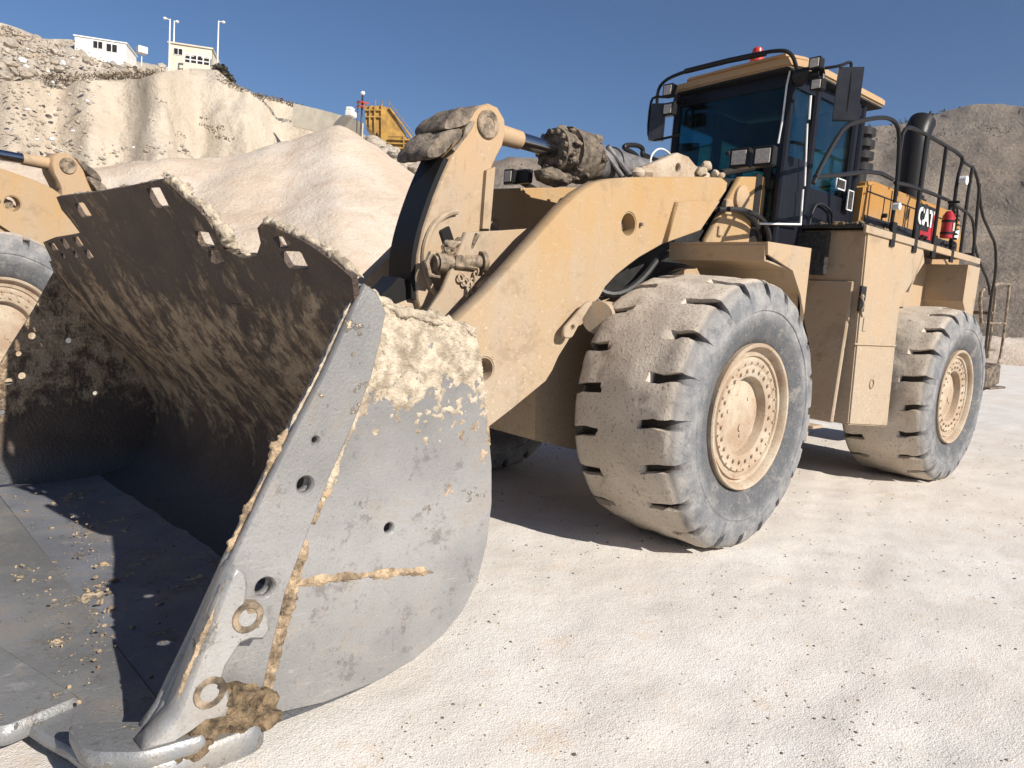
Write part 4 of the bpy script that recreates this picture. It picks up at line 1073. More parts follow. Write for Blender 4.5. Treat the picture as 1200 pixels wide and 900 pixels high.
# wipers, aerial-like white rods down the front posts
mb = MB()
mb.tube([rx(x, y, .47) for x, y in ((927, 78), (922, 100), (917, 140), (912, 168))], .009, 8)
mb.build('wiper', M['white'], CAB, MR)
mb = MB(); q0 = ry(950, 118, .85)
mb.cyl(ry(950, 112, .87), ry(948, 140, .87), .012, seg=8); mb.cyl(ry(946, 145, .87), ry(943, 218, .87), .010, seg=8); mb.cyl(ry(941, 222, .87), ry(938, 264, .87), .011, seg=8); mb.cyl(ry(890, 262, .8), ry(938, 263, .87), .010, seg=8)
mb.build('grab_rail', M['white'], CAB, MR)
# seat, wheel, console inside
mb = MB(); mb.box((-.55, .12, 2.75), (.5, .5, .14), bev=.03); mb.box((-.80, .12, 3.1), (.14, .48, .65), (0, R(-8), 0), bev=.05); mb.box((-.84, .12, 3.5), (.09, .26, .18), bev=.03); mb.build('seat', M['seatm'], CAB, MR)
mb = MB(); mb.tube([Vector((-.12, .12, 3.0))+Vector((math.cos(a_)*.17, math.sin(a_)*.19, math.cos(a_)*.1)) for a_ in [k*math.pi/9 for k in range(18)]], .016, 8, True); mb.cyl((-.12, .12, 3.0), (.1, .12, 2.5), .035); mb.box((.22, .1, 2.62), (.2, .9, .25), bev=.03); mb.box((.28, -.42, 3.15), (.05, .22, .7), (0, 0, .3), bev=.02)
mb.box((-.5, -.3, 2.85), (.6, .16, .3), bev=.03); mb.build('console', M['interior'], CAB, MR)
# lamps and bracket in front of the windscreen on the front frame
mb = MB(); q = at(900, 188, 1, .62)
mb.box((q.x-.02, q.y, q.z-.12), (.05, .08, .30), bev=.01); mb.tube([at(x, y, 1, .5) for x, y in ((845, 203), (860, 200), (885, 196), (900, 198), (915, 203))], .035, 8); mb.tube([at(x, y, 1, .4) for x, y in ((852, 180), (875, 175), (905, 174))], .02, 8)
LB = mb.build('lamp_bar', M['blkdust'], FF)
for (px, py) in ((867, 185), (895, 183)): lamp(None, Matrix.Translation(at(px, py, 0, -1.15)) @ Matrix.Rotation(yw, 4, 'Z'), FF, .19, .17)
for (px, py) in ((597, 207), (612, 207)):
    lamp(None, Matrix.Translation(at(px, py, 1, -.75)) @ Matrix.Rotation(yw, 4, 'Z'), FF, .12, .13)
mb = MB(); p = at(597, 207, 1, -.75); mb.cyl(p+Vector((-.1, -.02, 0)), Vector((-.5, -.7, 2.6)), .03, seg=8); mb.box(p+Vector((-.06, .05, -.0)), (.06, .34, .12), bev=.01); mb.build('lamp_arm', M['blk'], FF)
# hoses, column and dark machinery below the windscreen
mb = MB(); p = ry(882, 202, .62); q = ry(884, 290, .62); mb.box(((p.x+q.x)/2+.0, .62, (p.z+q.z)/2), (.10, .10, abs(p.z-q.z)), bev=.03)
mb.build('hose_column', M['blkdust'], CAB, MR)
mb = MB()
for i in range(6):
    y = .25+.1*i; mb.tube([(-1.0, y, 2.62), (-1.3, y+.02, 2.75-.02*i), (-1.7, y, 2.6), (-1.85, y, 2.35), (-2.0, y, 2.2)], .024, 8, smooth=2)
mb.build('hose_bundle', M['hose'], FF)
# ---------------------------------------------------------------- handrails
YR = 1.43
def rp(pts, Y=YR): return [ry(x, y, Y) for x, y in pts]
RH = .020
mb = MB(); mb.tube(rp([(953, 215), (962, 195), (977, 168), (990, 148), (1010, 141), (1035, 137), (1048, 141), (1054, 153), (1053, 190), (1049, 235), (1041, 288)]), RH, 8, smooth=1)
mb.tube(rp([(955, 207), (985, 205), (1015, 201), (1032, 203), (1046, 210)]), RH, 8)
mb.build('handrail', M['blk'], L, MR)
mb = MB(); mb.tube(rp([(1050, 230), (1056, 160), (1062, 149), (1070, 150), (1095, 163), (1127, 182), (1128, 190), (1122, 208), (1117, 250), (1113, 300)]), RH, 8, smooth=1)
mb.tube(rp([(1049, 214), (1064, 217), (1090, 226), (1112, 235)]), RH, 8)
for a_, b_ in (((1086, 160), (1068, 297)), ((1109, 172), (1091, 302))):
    mb.tube(rp([a_, b_]), RH, 8)
mb.build('handrail', M['blk'], L, MR)
mb = MB(); mb.tube(rp([(1140, 194), (1134, 230), (1125, 300)], 1.43), RH, 8); mb.tube(rp([(1129, 190), (1136, 194), (1141, 196), (1147, 215), (1150, 250), (1160, 272), (1167, 287), (1167, 320), (1161, 350), (1154, 420)], 1.43), RH*.9, 8, smooth=1)
mb.tube(rp([(1112, 235), (1128, 246), (1137, 252), (1141, 262), (1142, 290), (1150, 312), (1158, 330), (1160, 345)], 1.43), RH*.8, 8, smooth=1)
mb.tube(rp([(1148, 215), (1144, 262), (1140, 300)]), RH*.9, 8)
mb.build('handrail', M['blkdust'], L, MR)
mb = MB()
for x0_, x1_ in ((1068, 1074), (1091, 1097), (1113, 1118), (1041, 1047)):
    p = ry(x0_, 290, YR); mb.box((p.x, YR+.03, deckz+.0), (.10, .02, .24), bev=.004)
mb.build('rail_socket', M['blk'], L, MR)
# same rails on the far side, simple
mb = MB(); mb.tube([(-1.3, -1.4, 2.6), (-1.3, -1.4, 3.6), (-3.2, -1.4, 3.6), (-3.2, -1.4, 2.6)], RH, 8); mb.tube([(-1.3, -1.4, 3.1), (-3.2, -1.4, 3.1)], RH, 8); mb.build('handrail', M['blk'], L, MR)
# access ladder at the rear
mb = MB(); YL = 1.38
fr1 = rp([(1140, 372), (1142, 345), (1152, 336), (1165, 333)], YL)
mb.tube(rp([(1150, 378), (1148, 345), (1154, 337), (1172, 332)], YL), .022, 8, smooth=1)
mb.tube(rp([(1167, 332), (1165, 360), (1160, 400), (1157, 420)], YL), .018, 8); mb.tube(rp([(1183, 333), (1178, 380), (1172, 420), (1170, 425)], YL), .018, 8)
mb.tube(rp([(1167, 332), (1183, 333)], YL), .018, 8); mb.tube(rp([(1150, 378), (1178, 379)], YL), .016, 8)
mb.build('ladder_rail', M['dirtmetal'], L, MR)
mb = MB(); p = ry(1164, 442, YL)
mb.box((p.x, 1.22, p.z), (.62, .32, .30), (0, R(8), 0), bev=.02); mb.box((p.x+.05, 1.30, .98), (.7, .34, .03)); mb.box((p.x+.2, 1.2, 1.5), (.5, .3, .03)); mb.box((p.x+.4, 1.1, 2.0), (.3, .6, .04)); mb.build('ladder_step', M['grease'], L, MR)
# fire extinguisher on the rail
q = ry(1107, 264, 1.44)
mb = MB(); mb.cyl((q.x, 1.47, q.z-.14), (q.x, 1.47, q.z+.10), .062, seg=24); mb.cyl((q.x, 1.47, q.z+.10), (q.x, 1.47, q.z+.15), .062, .03, seg=24)
FE = mb.build('fire_extinguisher', M['red'], L, MR)
mb = MB(); mb.cyl((q.x, 1.47, q.z+.17), (q.x, 1.47, q.z+.23), .022, seg=12); mb.box((q.x, 1.50, q.z+.25), (.03, .12, .03)); mb.tube([(q.x, 1.5, q.z+.22), (q.x-.09, 1.52, q.z+.20), (q.x-.12, 1.52, q.z+.02), (q.x-.11, 1.5, q.z-.15)], .012, 8, smooth=2)
for dz in (-.09, .04): mb.rev([(.062, dz-.012), (.066, dz-.012), (.066, dz+.012), (.062, dz+.012)], 24, 'Z', (q.x, 1.47, q.z))
mb.build('valve', M['blk'], FE, MR)
mb = MB(); mb.box((q.x, 1.534, q.z-.02), (.05, .006, .09), bev=0); mb.build('paper_tag', M['lens'], FE, MR)
mb = MB()
mb.tube([(q.x-.23+.035*math.cos(i*.8), 1.47+.035*math.sin(i*.8), q.z-.24+i*.0065) for i in range(64)], .009, 6)
mb.build('coil_spring', M['blk'], L, MR)
q = ry(1123, 212, 1.43); mb = MB(); mb.cyl((q.x, 1.45, q.z), (q.x, 1.52, q.z), .05, seg=16); mb.build('round_lamp', M['white'], L, MR)
mb = MB(); q = ry(1046, 242, 1.43); mb.cyl((q.x, 1.44, q.z), (q.x, 1.50, q.z), .035, seg=12); mb.build('rail_lamp', M['white'], L, MR)
q = ry(1146, 300, 1.0); mb = MB(); mb.box((-4.35, 1.0, q.z-.4), (.12, .2, .16), bev=.02); mb.box((-4.35, 1.0, q.z-.05), (.1, .16, .1), bev=.02); mb.build('tail_light', M['blk'], L, MR)

split_all()
# ---------------------------------------------------------------- second loader: a copy of the first with copies of every part
def copy_tree(o, parent=None):
    c = o.copy(); COL.objects.link(c)
    if parent: c.parent = parent
    for ch in [x for x in list(bpy.data.objects) if x.parent == o]: copy_tree(ch, c)
    return c
kids = {}
for o in bpy.data.objects:
    if o.parent: kids.setdefault(o.parent.name, []).append(o)
def copy_tree(o, parent=None):
    c = o.copy(); COL.objects.link(c)
    if parent: c.parent = parent
    for ch in kids.get(o.name, []): copy_tree(ch, c)
    return c
def lat(l, d):                                  # metres to the right of and away from the viewpoint, on the ground
    f2 = Vector((Fv.x, Fv.y, 0)).normalized(); r2_ = Vector((f2.y, -f2.x, 0)); p = CAMP+f2*d+r2_*l; p.z = 0; return p
L2 = copy_tree(L)
TH = R(57)
f2 = Vector((Fv.x, Fv.y, 0)).normalized(); r2_ = Vector((f2.y, -f2.x, 0))
hx = r2_*math.cos(TH)+f2*math.sin(TH); hy = -r2_*math.sin(TH)+f2*math.cos(TH)
wc = lat(-5.05-.12, 7.35)                            # outer face of its right front wheel
org = wc + hy*1.75
L2.matrix_world = Matrix.Translation(org) @ Matrix.Rotation(math.atan2(hx.y, hx.x), 4, 'Z')
tag(L2, 'second yellow wheel loader, mostly cut off by the left edge behind the bucket', 'wheel loader', 'wheel loaders in the quarry')

# ================================================================ SETTING
def mat_ground():
    m, nt, b = new_mat('limestone_dust_ground'); k = N(nt)
    n0 = k.noise(.12, 4, .6); n1 = k.noise(.9, 6, .65); n2 = k.noise(6, 6, .7); n3 = k.noise(42, 5, .7); v = k.noise(130, 2, .5)
    c = k.mix(k.ramp(n1, .35, .65), (.60, .565, .525), (.68, .655, .62))
    c = k.mix(k.m('MULTIPLY', k.ramp(n0, .4, .7), .35), c, (.62, .50, .38))
    c = k.mix(k.m('MULTIPLY', k.ramp(n2, .55, .75), .45), c, (.55, .45, .34))
    c = k.mix(k.m('MULTIPLY', k.ramp(n3, .57, .66), .45), c, (.44, .38, .31)); c = k.mix(k.m('MULTIPLY', k.ramp(k.noise(120, 3, .7), .575, .66), .6), c, (.34, .28, .22)); c = k.mix(k.m('MULTIPLY', k.ramp(k.noise(2.6, 6, .75), .56, .66), .35), c, (.60, .47, .34))
    tr = k.noise(1.6, 5, .6, stretch=(.25, 2.2, 1))
    c = k.mix(k.m('MULTIPLY', k.ramp(tr, .5, .7), .35), c, (.72, .67, .61))
    k.l(c, b.inputs['Base Color']); b.inputs['Roughness'].default_value = .95; b.inputs['Specular IOR Level'].default_value = .1
    k.l(k.bump(k.m('ADD', k.m('ADD', n2, k.m('MULTIPLY', n3, .5)), k.m('MULTIPLY', v, .5)), .6, .016), b.inputs['Normal']); return m
def mat_rock(name, c1, c2, c3, s=1., bumpd=.6, strata=None):
    m, nt, b = new_mat(name); k = N(nt)
    n1 = k.noise(.05*s, 6, .65); n2 = k.noise(.35*s, 8, .7); n3 = k.noise(1.8*s, 7, .75)
    c = k.mix(k.ramp(n1, .35, .65), c1, c2)
    c = k.mix(k.m('MULTIPLY', k.ramp(n2, .5, .7), .6), c, c3)
    c = k.mix(k.m('MULTIPLY', k.ramp(n3, .58, .72), .5), c, tuple(x*.6 for x in c3))
    if strata:
        st = k.noise(.25*s, 5, .7, stretch=(.25, .25, 3)); c = k.mix(k.m('MULTIPLY', k.ramp(st, .52, .66), .45), c, strata)
    k.l(c, b.inputs['Base Color']); b.inputs['Roughness'].default_value = 1; b.inputs['Specular IOR Level'].default_value = .05
    k.l(k.bump(k.m('ADD', n2, k.m('MULTIPLY', n3, .5)), .8, bumpd), b.inputs['Normal']); return m
TRK = [(1.0, 3.4, R(172), .40), (2.2, 3.0, R(20), .36), (-3, 5.2, R(186), .4), (1.5, 4.6, R(165), .35)]
# ground: fine grid near the viewpoint, coarse to the horizon
def gz(x, y):
    v = Vector((x, y, 0)); d = math.hypot(x-2, y-2)
    near = max(0, 1-d/60); trk = 0
    for (ox, oy, an, w_) in TRK:
        c_, s_ = math.cos(an), math.sin(an); u_ = (x-ox)*c_+(y-oy)*s_; v_ = -(x-ox)*s_+(y-oy)*c_+.25*math.sin(u_*.35)
        if abs(v_) < w_:
            e_ = 1-(abs(v_)/w_)**4; lug = .5+.5*math.tanh(4*math.sin(u_*18+(1 if v_ > 0 else -1)*1.5))
            trk -= (.010+.008*lug*(1 if abs(v_) > .1 else .3))*e_*max(0, min(1, .6+1.5*noise.noise(Vector((u_*.5, ox, 1)))))
    return (.012*noise.noise(v*.5)+.012*noise.noise(v*2.3)+.006*noise.noise(v*7))*near - .03 + trk*near
def axis_pts(c):
    p = []
    x = 0; st = .045
    while x < 3000:
        p.append(x); x += st; st *= 1.008 if x < 5 else (1.03 if x < 14 else 1.07)
    return sorted(set([c-q for q in p]+[c+q for q in p]))
xs = axis_pts(2.0); ys = axis_pts(1.5)
verts = [(x, y, gz(x, y)) for x in xs for y in ys]
ny = len(ys)
faces = [(i*ny+j, (i+1)*ny+j, (i+1)*ny+j+1, i*ny+j+1) for i in range(len(xs)-1) for j in range(ny-1)]
me = bpy.data.meshes.new('ground'); me.from_pydata(verts, [], faces); me.polygons.foreach_set('use_smooth', [True]*len(faces))
tag(link('ground', me, mat_ground()), kind='structure')
# pebbles and clods: nobody could count them
rn = random.Random(77)
ico = bmesh.new(); bmesh.ops.create_icosphere(ico, subdivisions=1, radius=1)
iv = [v.co.copy() for v in ico.verts]; iff = [[v.index for v in f.verts] for f in ico.faces]; ico.free()
def scatter(name, n, fn, mats, pick):
    V = []; Fc = []; mi = []
    for i in range(n):
        r_ = fn(rn)
        if r_ is None: continue
        (x, y, z, s) = r_
        base_ = len(V); sx_, sy_, sz_ = s*rn.uniform(.7, 1.4), s*rn.uniform(.7, 1.4), s*rn.uniform(.5, .9); a_ = rn.uniform(0, 6.28); ca, sa = math.cos(a_), math.sin(a_)
        jt = [rn.uniform(.75, 1.2) for _ in iv]
        for v, j_ in zip(iv, jt):
            vx, vy, vz = v.x*sx_*j_, v.y*sy_*j_, v.z*sz_*j_
            V.append((x+vx*ca-vy*sa, y+vx*sa+vy*ca, z+vz))
        k_ = pick(rn)
        for f_ in iff: Fc.append([q_+base_ for q_ in f_]); mi.append(k_)
    me = bpy.data.meshes.new(name); me.from_pydata(V, [], Fc)
    for m_ in mats: me.materials.append(m_)
    me.polygons.foreach_set('material_index', mi); o = bpy.data.objects.new(name, me); COL.objects.link(o); return o
def peb(rn):
    d = 1.2+14*rn.random()**1.6; a_ = YAW+rn.uniform(-.85, .75)
    x = CAMP.x+d*math.cos(a_); y = CAMP.y+d*math.sin(a_)
    s = .0018+.0045*rn.random()**4*(1+d*.12)
    if noise.noise(Vector((x*.9, y*.9, 3))) < -.10 and rn.random() < .7: return None
    if 2.6 < x < 4.6 and -1.9 < y < 2.05: return None
    return (x, y, gz(x, y)+s*.2, s)
mg = mat_simple('pebble_pale', (.52, .44, .35), 1, 0, 20, .2, 0); md = mat_simple('pebble_dark', (.16, .13, .10), 1, 0, 20, .3, 0)
tag(scatter('pebbles', 20000, peb, [mg, md], lambda r_: 0 if r_.random() < .66 else 1), kind='stuff')

def interp(pts, x):
    if x <= pts[0][0]: return pts[0][1]
    for a_, b_ in zip(pts, pts[1:]):
        if x <= b_[0]:
            t = (x-a_[0])/(b_[0]-a_[0]); return a_[1]*(1-t)+b_[1]*t
    return pts[-1][1]
# elevation curves: azimuth (unwrapped degrees, negative) -> value
def AZ(px, py):
    a_, e_ = azel(px, py); a_ = math.degrees(a_)
    if a_ > 0: a_ -= 360
    return a_, e_
def hillmesh(name, sky, az0, az1, na, rows, mat, amp, fr, seed=0, ridged=0., label=None):
    # sky: list of (azimuth, elevation) of the crest; rows: list of (t, distance(az), height factor) from foot to crest and behind
    sky = sorted(sky)
    V = []; nr = len(rows)
    for i in range(na+1):
        az = az0+(az1-az0)*i/na; e_ = interp(sky, az); ar = math.radians(az)
        crest_d = [r_ for r_ in rows if r_[2] == 1][0][1](az)
        H = CAMP.z+crest_d*math.tan(e_)
        for (t, df, hf) in rows:
            d = df(az); p = polar(ar, d, 0); z = H*hf(az) if callable(hf) else H*hf
            v = Vector((p.x, p.y, z+seed*13))
            n_ = fbm(v*fr, 5); n2_ = fbm(Vector((p.x*fr*3, p.y*fr*3, z*fr*.4+seed)), 4)
            g_ = 1 if 0 < t < 1 else (.04 if t == 1 else .3)
            off = amp*n_*g_ + ridged*abs(n2_)*(-1)*g_
            p = polar(ar, d-off*1.2, z+off*.5*(1 if t > 0 else 0)); V.append(p)
    Fc = [(i*nr+j, (i+1)*nr+j, (i+1)*nr+j+1, i*nr+j+1) for i in range(na) for j in range(nr-1)]
    me = bpy.data.meshes.new(name); me.from_pydata(V, [], Fc); me.polygons.foreach_set('use_smooth', [True]*len(Fc)); me.set_sharp_from_angle(angle=R(50))
    return tag(link(name, me, mat), kind='structure')
def sk(pts): return [AZ(*p) for p in pts]
# pale cliff face under the houses
M['cliff'] = mat_rock('pale_limestone', (.56, .475, .375), (.63, .555, .455), (.47, .385, .29), 1.6, .8)
M['rocky'] = mat_rock('broken_limestone', (.54, .46, .37), (.63, .56, .47), (.42, .34, .26), 2.2, 1.0)
M['farhill'] = mat_rock('scrubby_hill', (.215, .175, .14), (.30, .25, .20), (.105, .09, .07), .45, 2.5, strata=(.33, .27, .21))
DC = 85.
cs = sk([(-500, 60), (-200, 80), (0, 96), (50, 93), (100, 95), (165, 92), (190, 84), (225, 80), (255, 82), (270, 96), (300, 110), (330, 118), (352, 125), (375, 136), (400, 142), (440, 165), (480, 190), (560, 215)])
def dcl(az): return DC+6*noise.noise(Vector((az*.10, 1, 0)))+ (8*noise.noise(Vector((az*.35, 5, 0))))
rows = []
for i in range(46):
    t = i/45
    if t < .45: hf = t/.45*.26; d_ = lambda az, t=t: dcl(az)-42+ t/.45*26
    else:
        u = (t-.45)/.55; hf = .26+.74*u; d_ = lambda az, u=u: dcl(az)-16+ 16*u
    rows.append((t, d_, 1 if i == 45 else hf))
rows.append((1.2, lambda az: dcl(az)+8, 1.005)); rows.append((1.4, lambda az: dcl(az)+24, .96)); rows.append((1.5, lambda az: dcl(az)+30, .2))
cmx = AZ(-500, 60)[0]; cs += [(cmx+14, .17), (cmx+42, .01)]
hillmesh('cliff', cs, AZ(560, 215)[0], cmx+42, 520, rows, M['cliff'], .8, .10, 1, .7)
# rocky slope rising behind the cliff on the left
rs = sk([(-600, -40), (-200, -5), (-60, 18), (0, 26), (20, 32), (50, 45), (85, 46), (110, 58), (150, 70), (190, 77), (225, 83), (250, 92), (300, 125), (360, 150)])
rows = [(i/22, (lambda az, u=i/22: 87+39*u), 1 if i == 22 else .50+.50*i/22) for i in range(23)]+[(1.3, lambda az: 150, .9), (1.5, lambda az: 180, .0)]
rmx = AZ(-600, -40)[0]; rs += [(rmx+15, .22), (rmx+50, .01)]
hillmesh('hill', rs, AZ(360, 150)[0], rmx+50, 420, rows, M['rocky'], 1.2, .22, 4, 1.0)
# far hill on the right, carried on behind the machine
fs = sk([(440, 215), (500, 205), (560, 196), (600, 186), (660, 187), (740, 190), (900, 160), (1000, 150), (1040, 152), (1085, 140), (1110, 136), (1160, 132), (1199, 133), (1300, 120), (1500, 90)])
fs = [(a_, e_) for a_, e_ in fs]; amin = min(a_ for a_, e_ in fs); fs.append((amin-25, .15)); fs.append((amin-62, .01))
rows = []
for i in range(60):
    u = i/59; st = u+.035*math.sin(u*2*math.pi*4.5)
    rows.append((u, (lambda az, u=u: 130+190*u), 1 if i == 59 else max(0, st)))
rows.append((1.3, lambda az: 360, .9)); rows.append((1.5, lambda az: 400, .0))
hillmesh('hill', fs, amin-62, max(a_ for a_, e_ in fs), 360, rows, M['farhill'], 4., .025, 9, 1.6)
# a low spoil bank crossing at the right edge
def heap(name, peaks, rad, mat, label, cat, slope=.62, nres=170, z0=-.2, group=None):
    cx_ = sum(p.x for p in peaks)/len(peaks); cy_ = sum(p.y for p in peaks)/len(peaks)
    V = []; n_ = nres; ext = rad
    for i in range(n_+1):
        for j in range(n_+1):
            x = cx_-ext+2*ext*i/n_; y = cy_-ext+2*ext*j/n_; h = -50; ex = []
            for a_, b_ in zip(peaks, peaks[1:]) if len(peaks) > 1 else [(peaks[0], peaks[0])]:
                ab = Vector((b_.x-a_.x, b_.y-a_.y)); l2 = ab.length_squared; t = 0 if l2 == 0 else max(0, min(1, ((x-a_.x)*ab.x+(y-a_.y)*ab.y)/l2))
                q_ = Vector((a_.x+ab.x*t, a_.y+ab.y*t)); d = math.hypot(x-q_.x, y-q_.y); hz = a_.z*(1-t)+b_.z*t
                sl = slope*(1+.10*noise.noise(Vector((x*.12, y*.12, 3))))
                h = max(h, hz-sl*(math.sqrt(d*d+.5)-.7))
            v = Vector((x, y, 0)); h += .30*fbm(v*.18, 4)+.10*fbm(v*.9, 3)
            if h < -.3: h = -.3
            V.append((x, y, h))
    Fc = [(i*(n_+1)+j, (i+1)*(n_+1)+j, (i+1)*(n_+1)+j+1, i*(n_+1)+j+1) for i in range(n_) for j in range(n_)]
    Fc = [f_ for f_ in Fc if max(V[q_][2] for q_ in f_) > -.29]
    used = sorted({q_ for f_ in Fc for q_ in f_}); ix = {q_: i for i, q_ in enumerate(used)}
    V = [V[q_] for q_ in used]; Fc = [tuple(ix[q_] for q_ in f_) for f_ in Fc]
    me = bpy.data.meshes.new(name); me.from_pydata(V, [], Fc); me.polygons.foreach_set('use_smooth', [True]*len(Fc))
    return tag(link(name, me, mat), label, cat, group)
def pk(px, py, d):
    a_, e_ = azel(px, py); return polar(a_, d, CAMP.z+d*math.tan(e_))
M['sandpile'] = mat_rock('crushed_sand', (.53, .425, .33), (.62, .545, .46), (.48, .355, .26), 3.0, .25)
heap('sand_pile', [pk(392, 147, 48), pk(340, 165, 48), pk(290, 180, 47), pk(210, 187, 46), pk(120, 198, 46), pk(40, 196, 47), pk(-80, 190, 48)], 42, M['sandpile'], 'tall pale pink pile of crushed sand below the cliff, behind the bucket', 'sand pile', .60)
heap('spoil_bank', [polar(R(-171), 70, 2.2), polar(R(-166.5), 62, 1.7), polar(R(-180), 75, 3)], 30, M['sandpile'], 'low pale spoil bank on the right edge beyond the rear ladder', 'spoil bank', .45, 90)

# ---------------------------------------------------------------- buildings and poles on the crest
def face_cam(p): return Matrix.Translation(p) @ Matrix.Rotation(math.atan2(CAMP.y-p.y, CAMP.x-p.x)+math.pi/2, 4, 'Z')   # local -? y away
def house(px0, px1, pyb, pyt, dist, turn, mat, name, label, depth=6., wins=(), roofm=None):
    a0, _ = azel(px0, pyb); a1, _ = azel(px1, pyb); am = (a0+a1)/2
    w = abs(a1-a0)*dist*1.02/math.cos(turn); zb = CAMP.z+dist*math.tan(azel((px0+px1)/2, pyb)[1]); zt_ = CAMP.z+dist*math.tan(azel((px0+px1)/2, pyt)[1]); h = zt_-zb
    p = polar(am, dist+depth/2, zb)
    T = Matrix.Translation(p) @ Matrix.Rotation(am+math.pi/2+turn, 4, 'Z')      # local +x to the viewer's left, +y away... front at -y
    T = Matrix.Translation(p) @ Matrix.Rotation(am-math.pi/2+turn, 4, 'Z')
    o = empty(name, (0, 0, 0)); o.matrix_world = Matrix.Translation((p.x, p.y, zb)); TI = o.matrix_world.inverted() @ T
    tag(o, label, 'building')
    mb = MB(); mb.box((0, 0, h/2-.5), (w, depth, h+1), bev=.03); mb.build('wall', mat, o, TI)
    mb = MB(); mb.box((0, 0, h+.08), (w+.3, depth+.3, .16), bev=.02); mb.box((w*.1, 0, h+.3), (.9, .9, .4)); mb.box((-w*.3, .5, h+.35), (.7, .7, .5)); mb.build('roof', roofm or mat, o, TI)
    for (fx, fz, ww, hh) in wins:
        mb = MB(); mb.box((-(fx-.5)*w*-1, -depth/2-.02, fz*h), (ww, .08, hh), bev=.01); f_ = mb.build('window', M['white'], o, TI)
        mb = MB(); mb.box((-(fx-.5)*w*-1-ww*.23, -depth/2-.065, fz*h), (ww*.38, .03, hh*.8), bev=0); mb.box((-(fx-.5)*w*-1+ww*.23, -depth/2-.065, fz*h), (ww*.38, .03, hh*.8), bev=0); mb.build('pane', M['blk'], f_, TI)
    return o, TI, w, h
M['cream'] = mat_simple('cream_render', (.66, .60, .48), .9, 0, 1, .1, 0)
M['wwall'] = mat_simple('white_render', (.74, .73, .71), .9, 0, 1, .08, 0)
house(95, 154, 64, 48, 118, R(-14), M['wwall'], 'white_building', 'long low white flat-roofed building at the top of the rocky slope', 6, [(.45, .6, 1.3, 1.1), (.72, .52, 1.5, 1.2)])
hs_, TI, w_, h_ = house(203, 252, 77, 55, 92, R(-10), M['cream'], 'cream_house', 'small cream house with white railing between the lamp poles on the crest', 5, [(.22, .62, 1.0, .75), (.68, .42, .9, .7)])
mb = MB()
for i in range(5): mb.box((-w_*.10+i*w_*.15, -3.6, .3), (.12, .12, 1.2), bev=0)
mb.box((w_*.2, -3.6, .85), (w_*.62, .14, .14), bev=0); mb.box((w_*.2, -3.6, .30), (w_*.62, .10, .10), bev=0); mb.build('railing', M['white'], hs_, TI)
mb = MB(); mb.box((w_*.2, -2.58, .35), (w_*.6, .1, 1.1), bev=0); mb.build('porch_shade_panel', M['blk'], hs_, TI)  # flat black panel in place of the shade under the porch
mb = MB(); mb.box((w_*.2, -3.0, -.5), (w_*.62, 1.4, .9), bev=.02); mb.build('terrace', M['cream'], hs_, TI)
def pole(px, pyb, pyt, d, label, arm=1):
    a_, e0 = azel(px, pyb); zb = CAMP.z+d*math.tan(e0)-1.5; zt_ = CAMP.z+d*math.tan(azel(px, pyt)[1]); p = polar(a_, d, zb); h = zt_-zb
    o = empty('lamp_pole', p); tag(o, label, 'lamp pole', 'lamp poles on the crest')
    mb = MB(); mb.cyl((0, 0, 0), (0, 0, h), .11, .07, seg=10); mb.build('pole', M['white'], o)
    side = Vector((math.cos(a_-math.pi/2), math.sin(a_-math.pi/2), 0))*arm
    mb = MB(); mb.tube([Vector((0, 0, h-.1)), side*.4+Vector((0, 0, h))], .04, 6); mb.lump(side*.5+Vector((0, 0, h-.05)), (.20, .20, .15), .1, 2, 1); mb.build('lamp_head', M['wwall'], o)
pole(198, 78, 22, 91, 'slim pale lamp pole nearest the left end of the cream house, its lamp turned left', -1)
pole(203, 78, 24, 95, 'lamp pole standing just right of its twin at the left end of the cream house', .6)
pole(254.5, 80, 24, 91, 'single lamp pole at the right end of the cream house', 1)
# small sign board beside the white building
a_, e_ = azel(166, 68); p = polar(a_, 105, CAMP.z+105*math.tan(e_)-1); mb = MB(); mb.cyl((0, 0, 0), (0, 0, 1.8), .06); mb.box((0, 0, 1.9), (1.1, 1.1, .8), bev=.05)
o = mb.build('water_tank', M['wwall']); o.location = p; tag(o, 'small white box tank on a post right of the white building', 'tank')
# parapet wall running down from the crest to the yellow hopper
mb = MB(); w0 = [pk(345, 122, 80), pk(375, 129, 78), pk(405, 137, 76), pk(426, 145, 74)]
for a__, b__ in zip(w0, w0[1:]): mb.poly([a__, b__, b__-Vector((0, 0, 2.2)), a__-Vector((0, 0, 2.2))], n=(.25, .25, 0))
o = mb.build('parapet_wall', M['cream']); tag(o, 'low grey parapet wall running along the crest left of the yellow hopper', 'wall')
a_, e_ = azel(410, 131)
mb = MB(); p = pk(411, 137, 75); mb.box((0, 0, .25), (1.1, .8, .6), (0, 0, .6), bev=.1); mb.box((.1, 0, .7), (.7, .7, .35), (0, 0, .6), bev=.1)
o = mb.build('white_cabin', M['wwall']); o.location = p; tag(o, 'tiny white cabin beside the mast, above the parapet wall', 'cabin')
# mast with floodlight
p = pk(423, 150, 72); zt_ = pk(423, 109, 72).z-p.z
o = empty('floodlight_mast', p); tag(o, 'dark mast with floodlight and red crossbars beside the yellow hopper', 'mast')
mb = MB(); mb.cyl((0, 0, -1), (0, 0, zt_), .09, seg=8); mb.cyl((.5, .1, -1), (.5, .1, zt_*.75), .06, seg=8); mb.build('pole', M['blkdust'], o)
mb = MB(); mb.lump((0, 0, zt_), (.22, .22, .2), .1, 2, 2); mb.build('lamp_head', M['wwall'], o)
mb = MB()
for z in (.6, .72): mb.box((0, 0, zt_*z), (.9, .9, .07), bev=0)
mb.build('crossbar', M['redlens'], o)
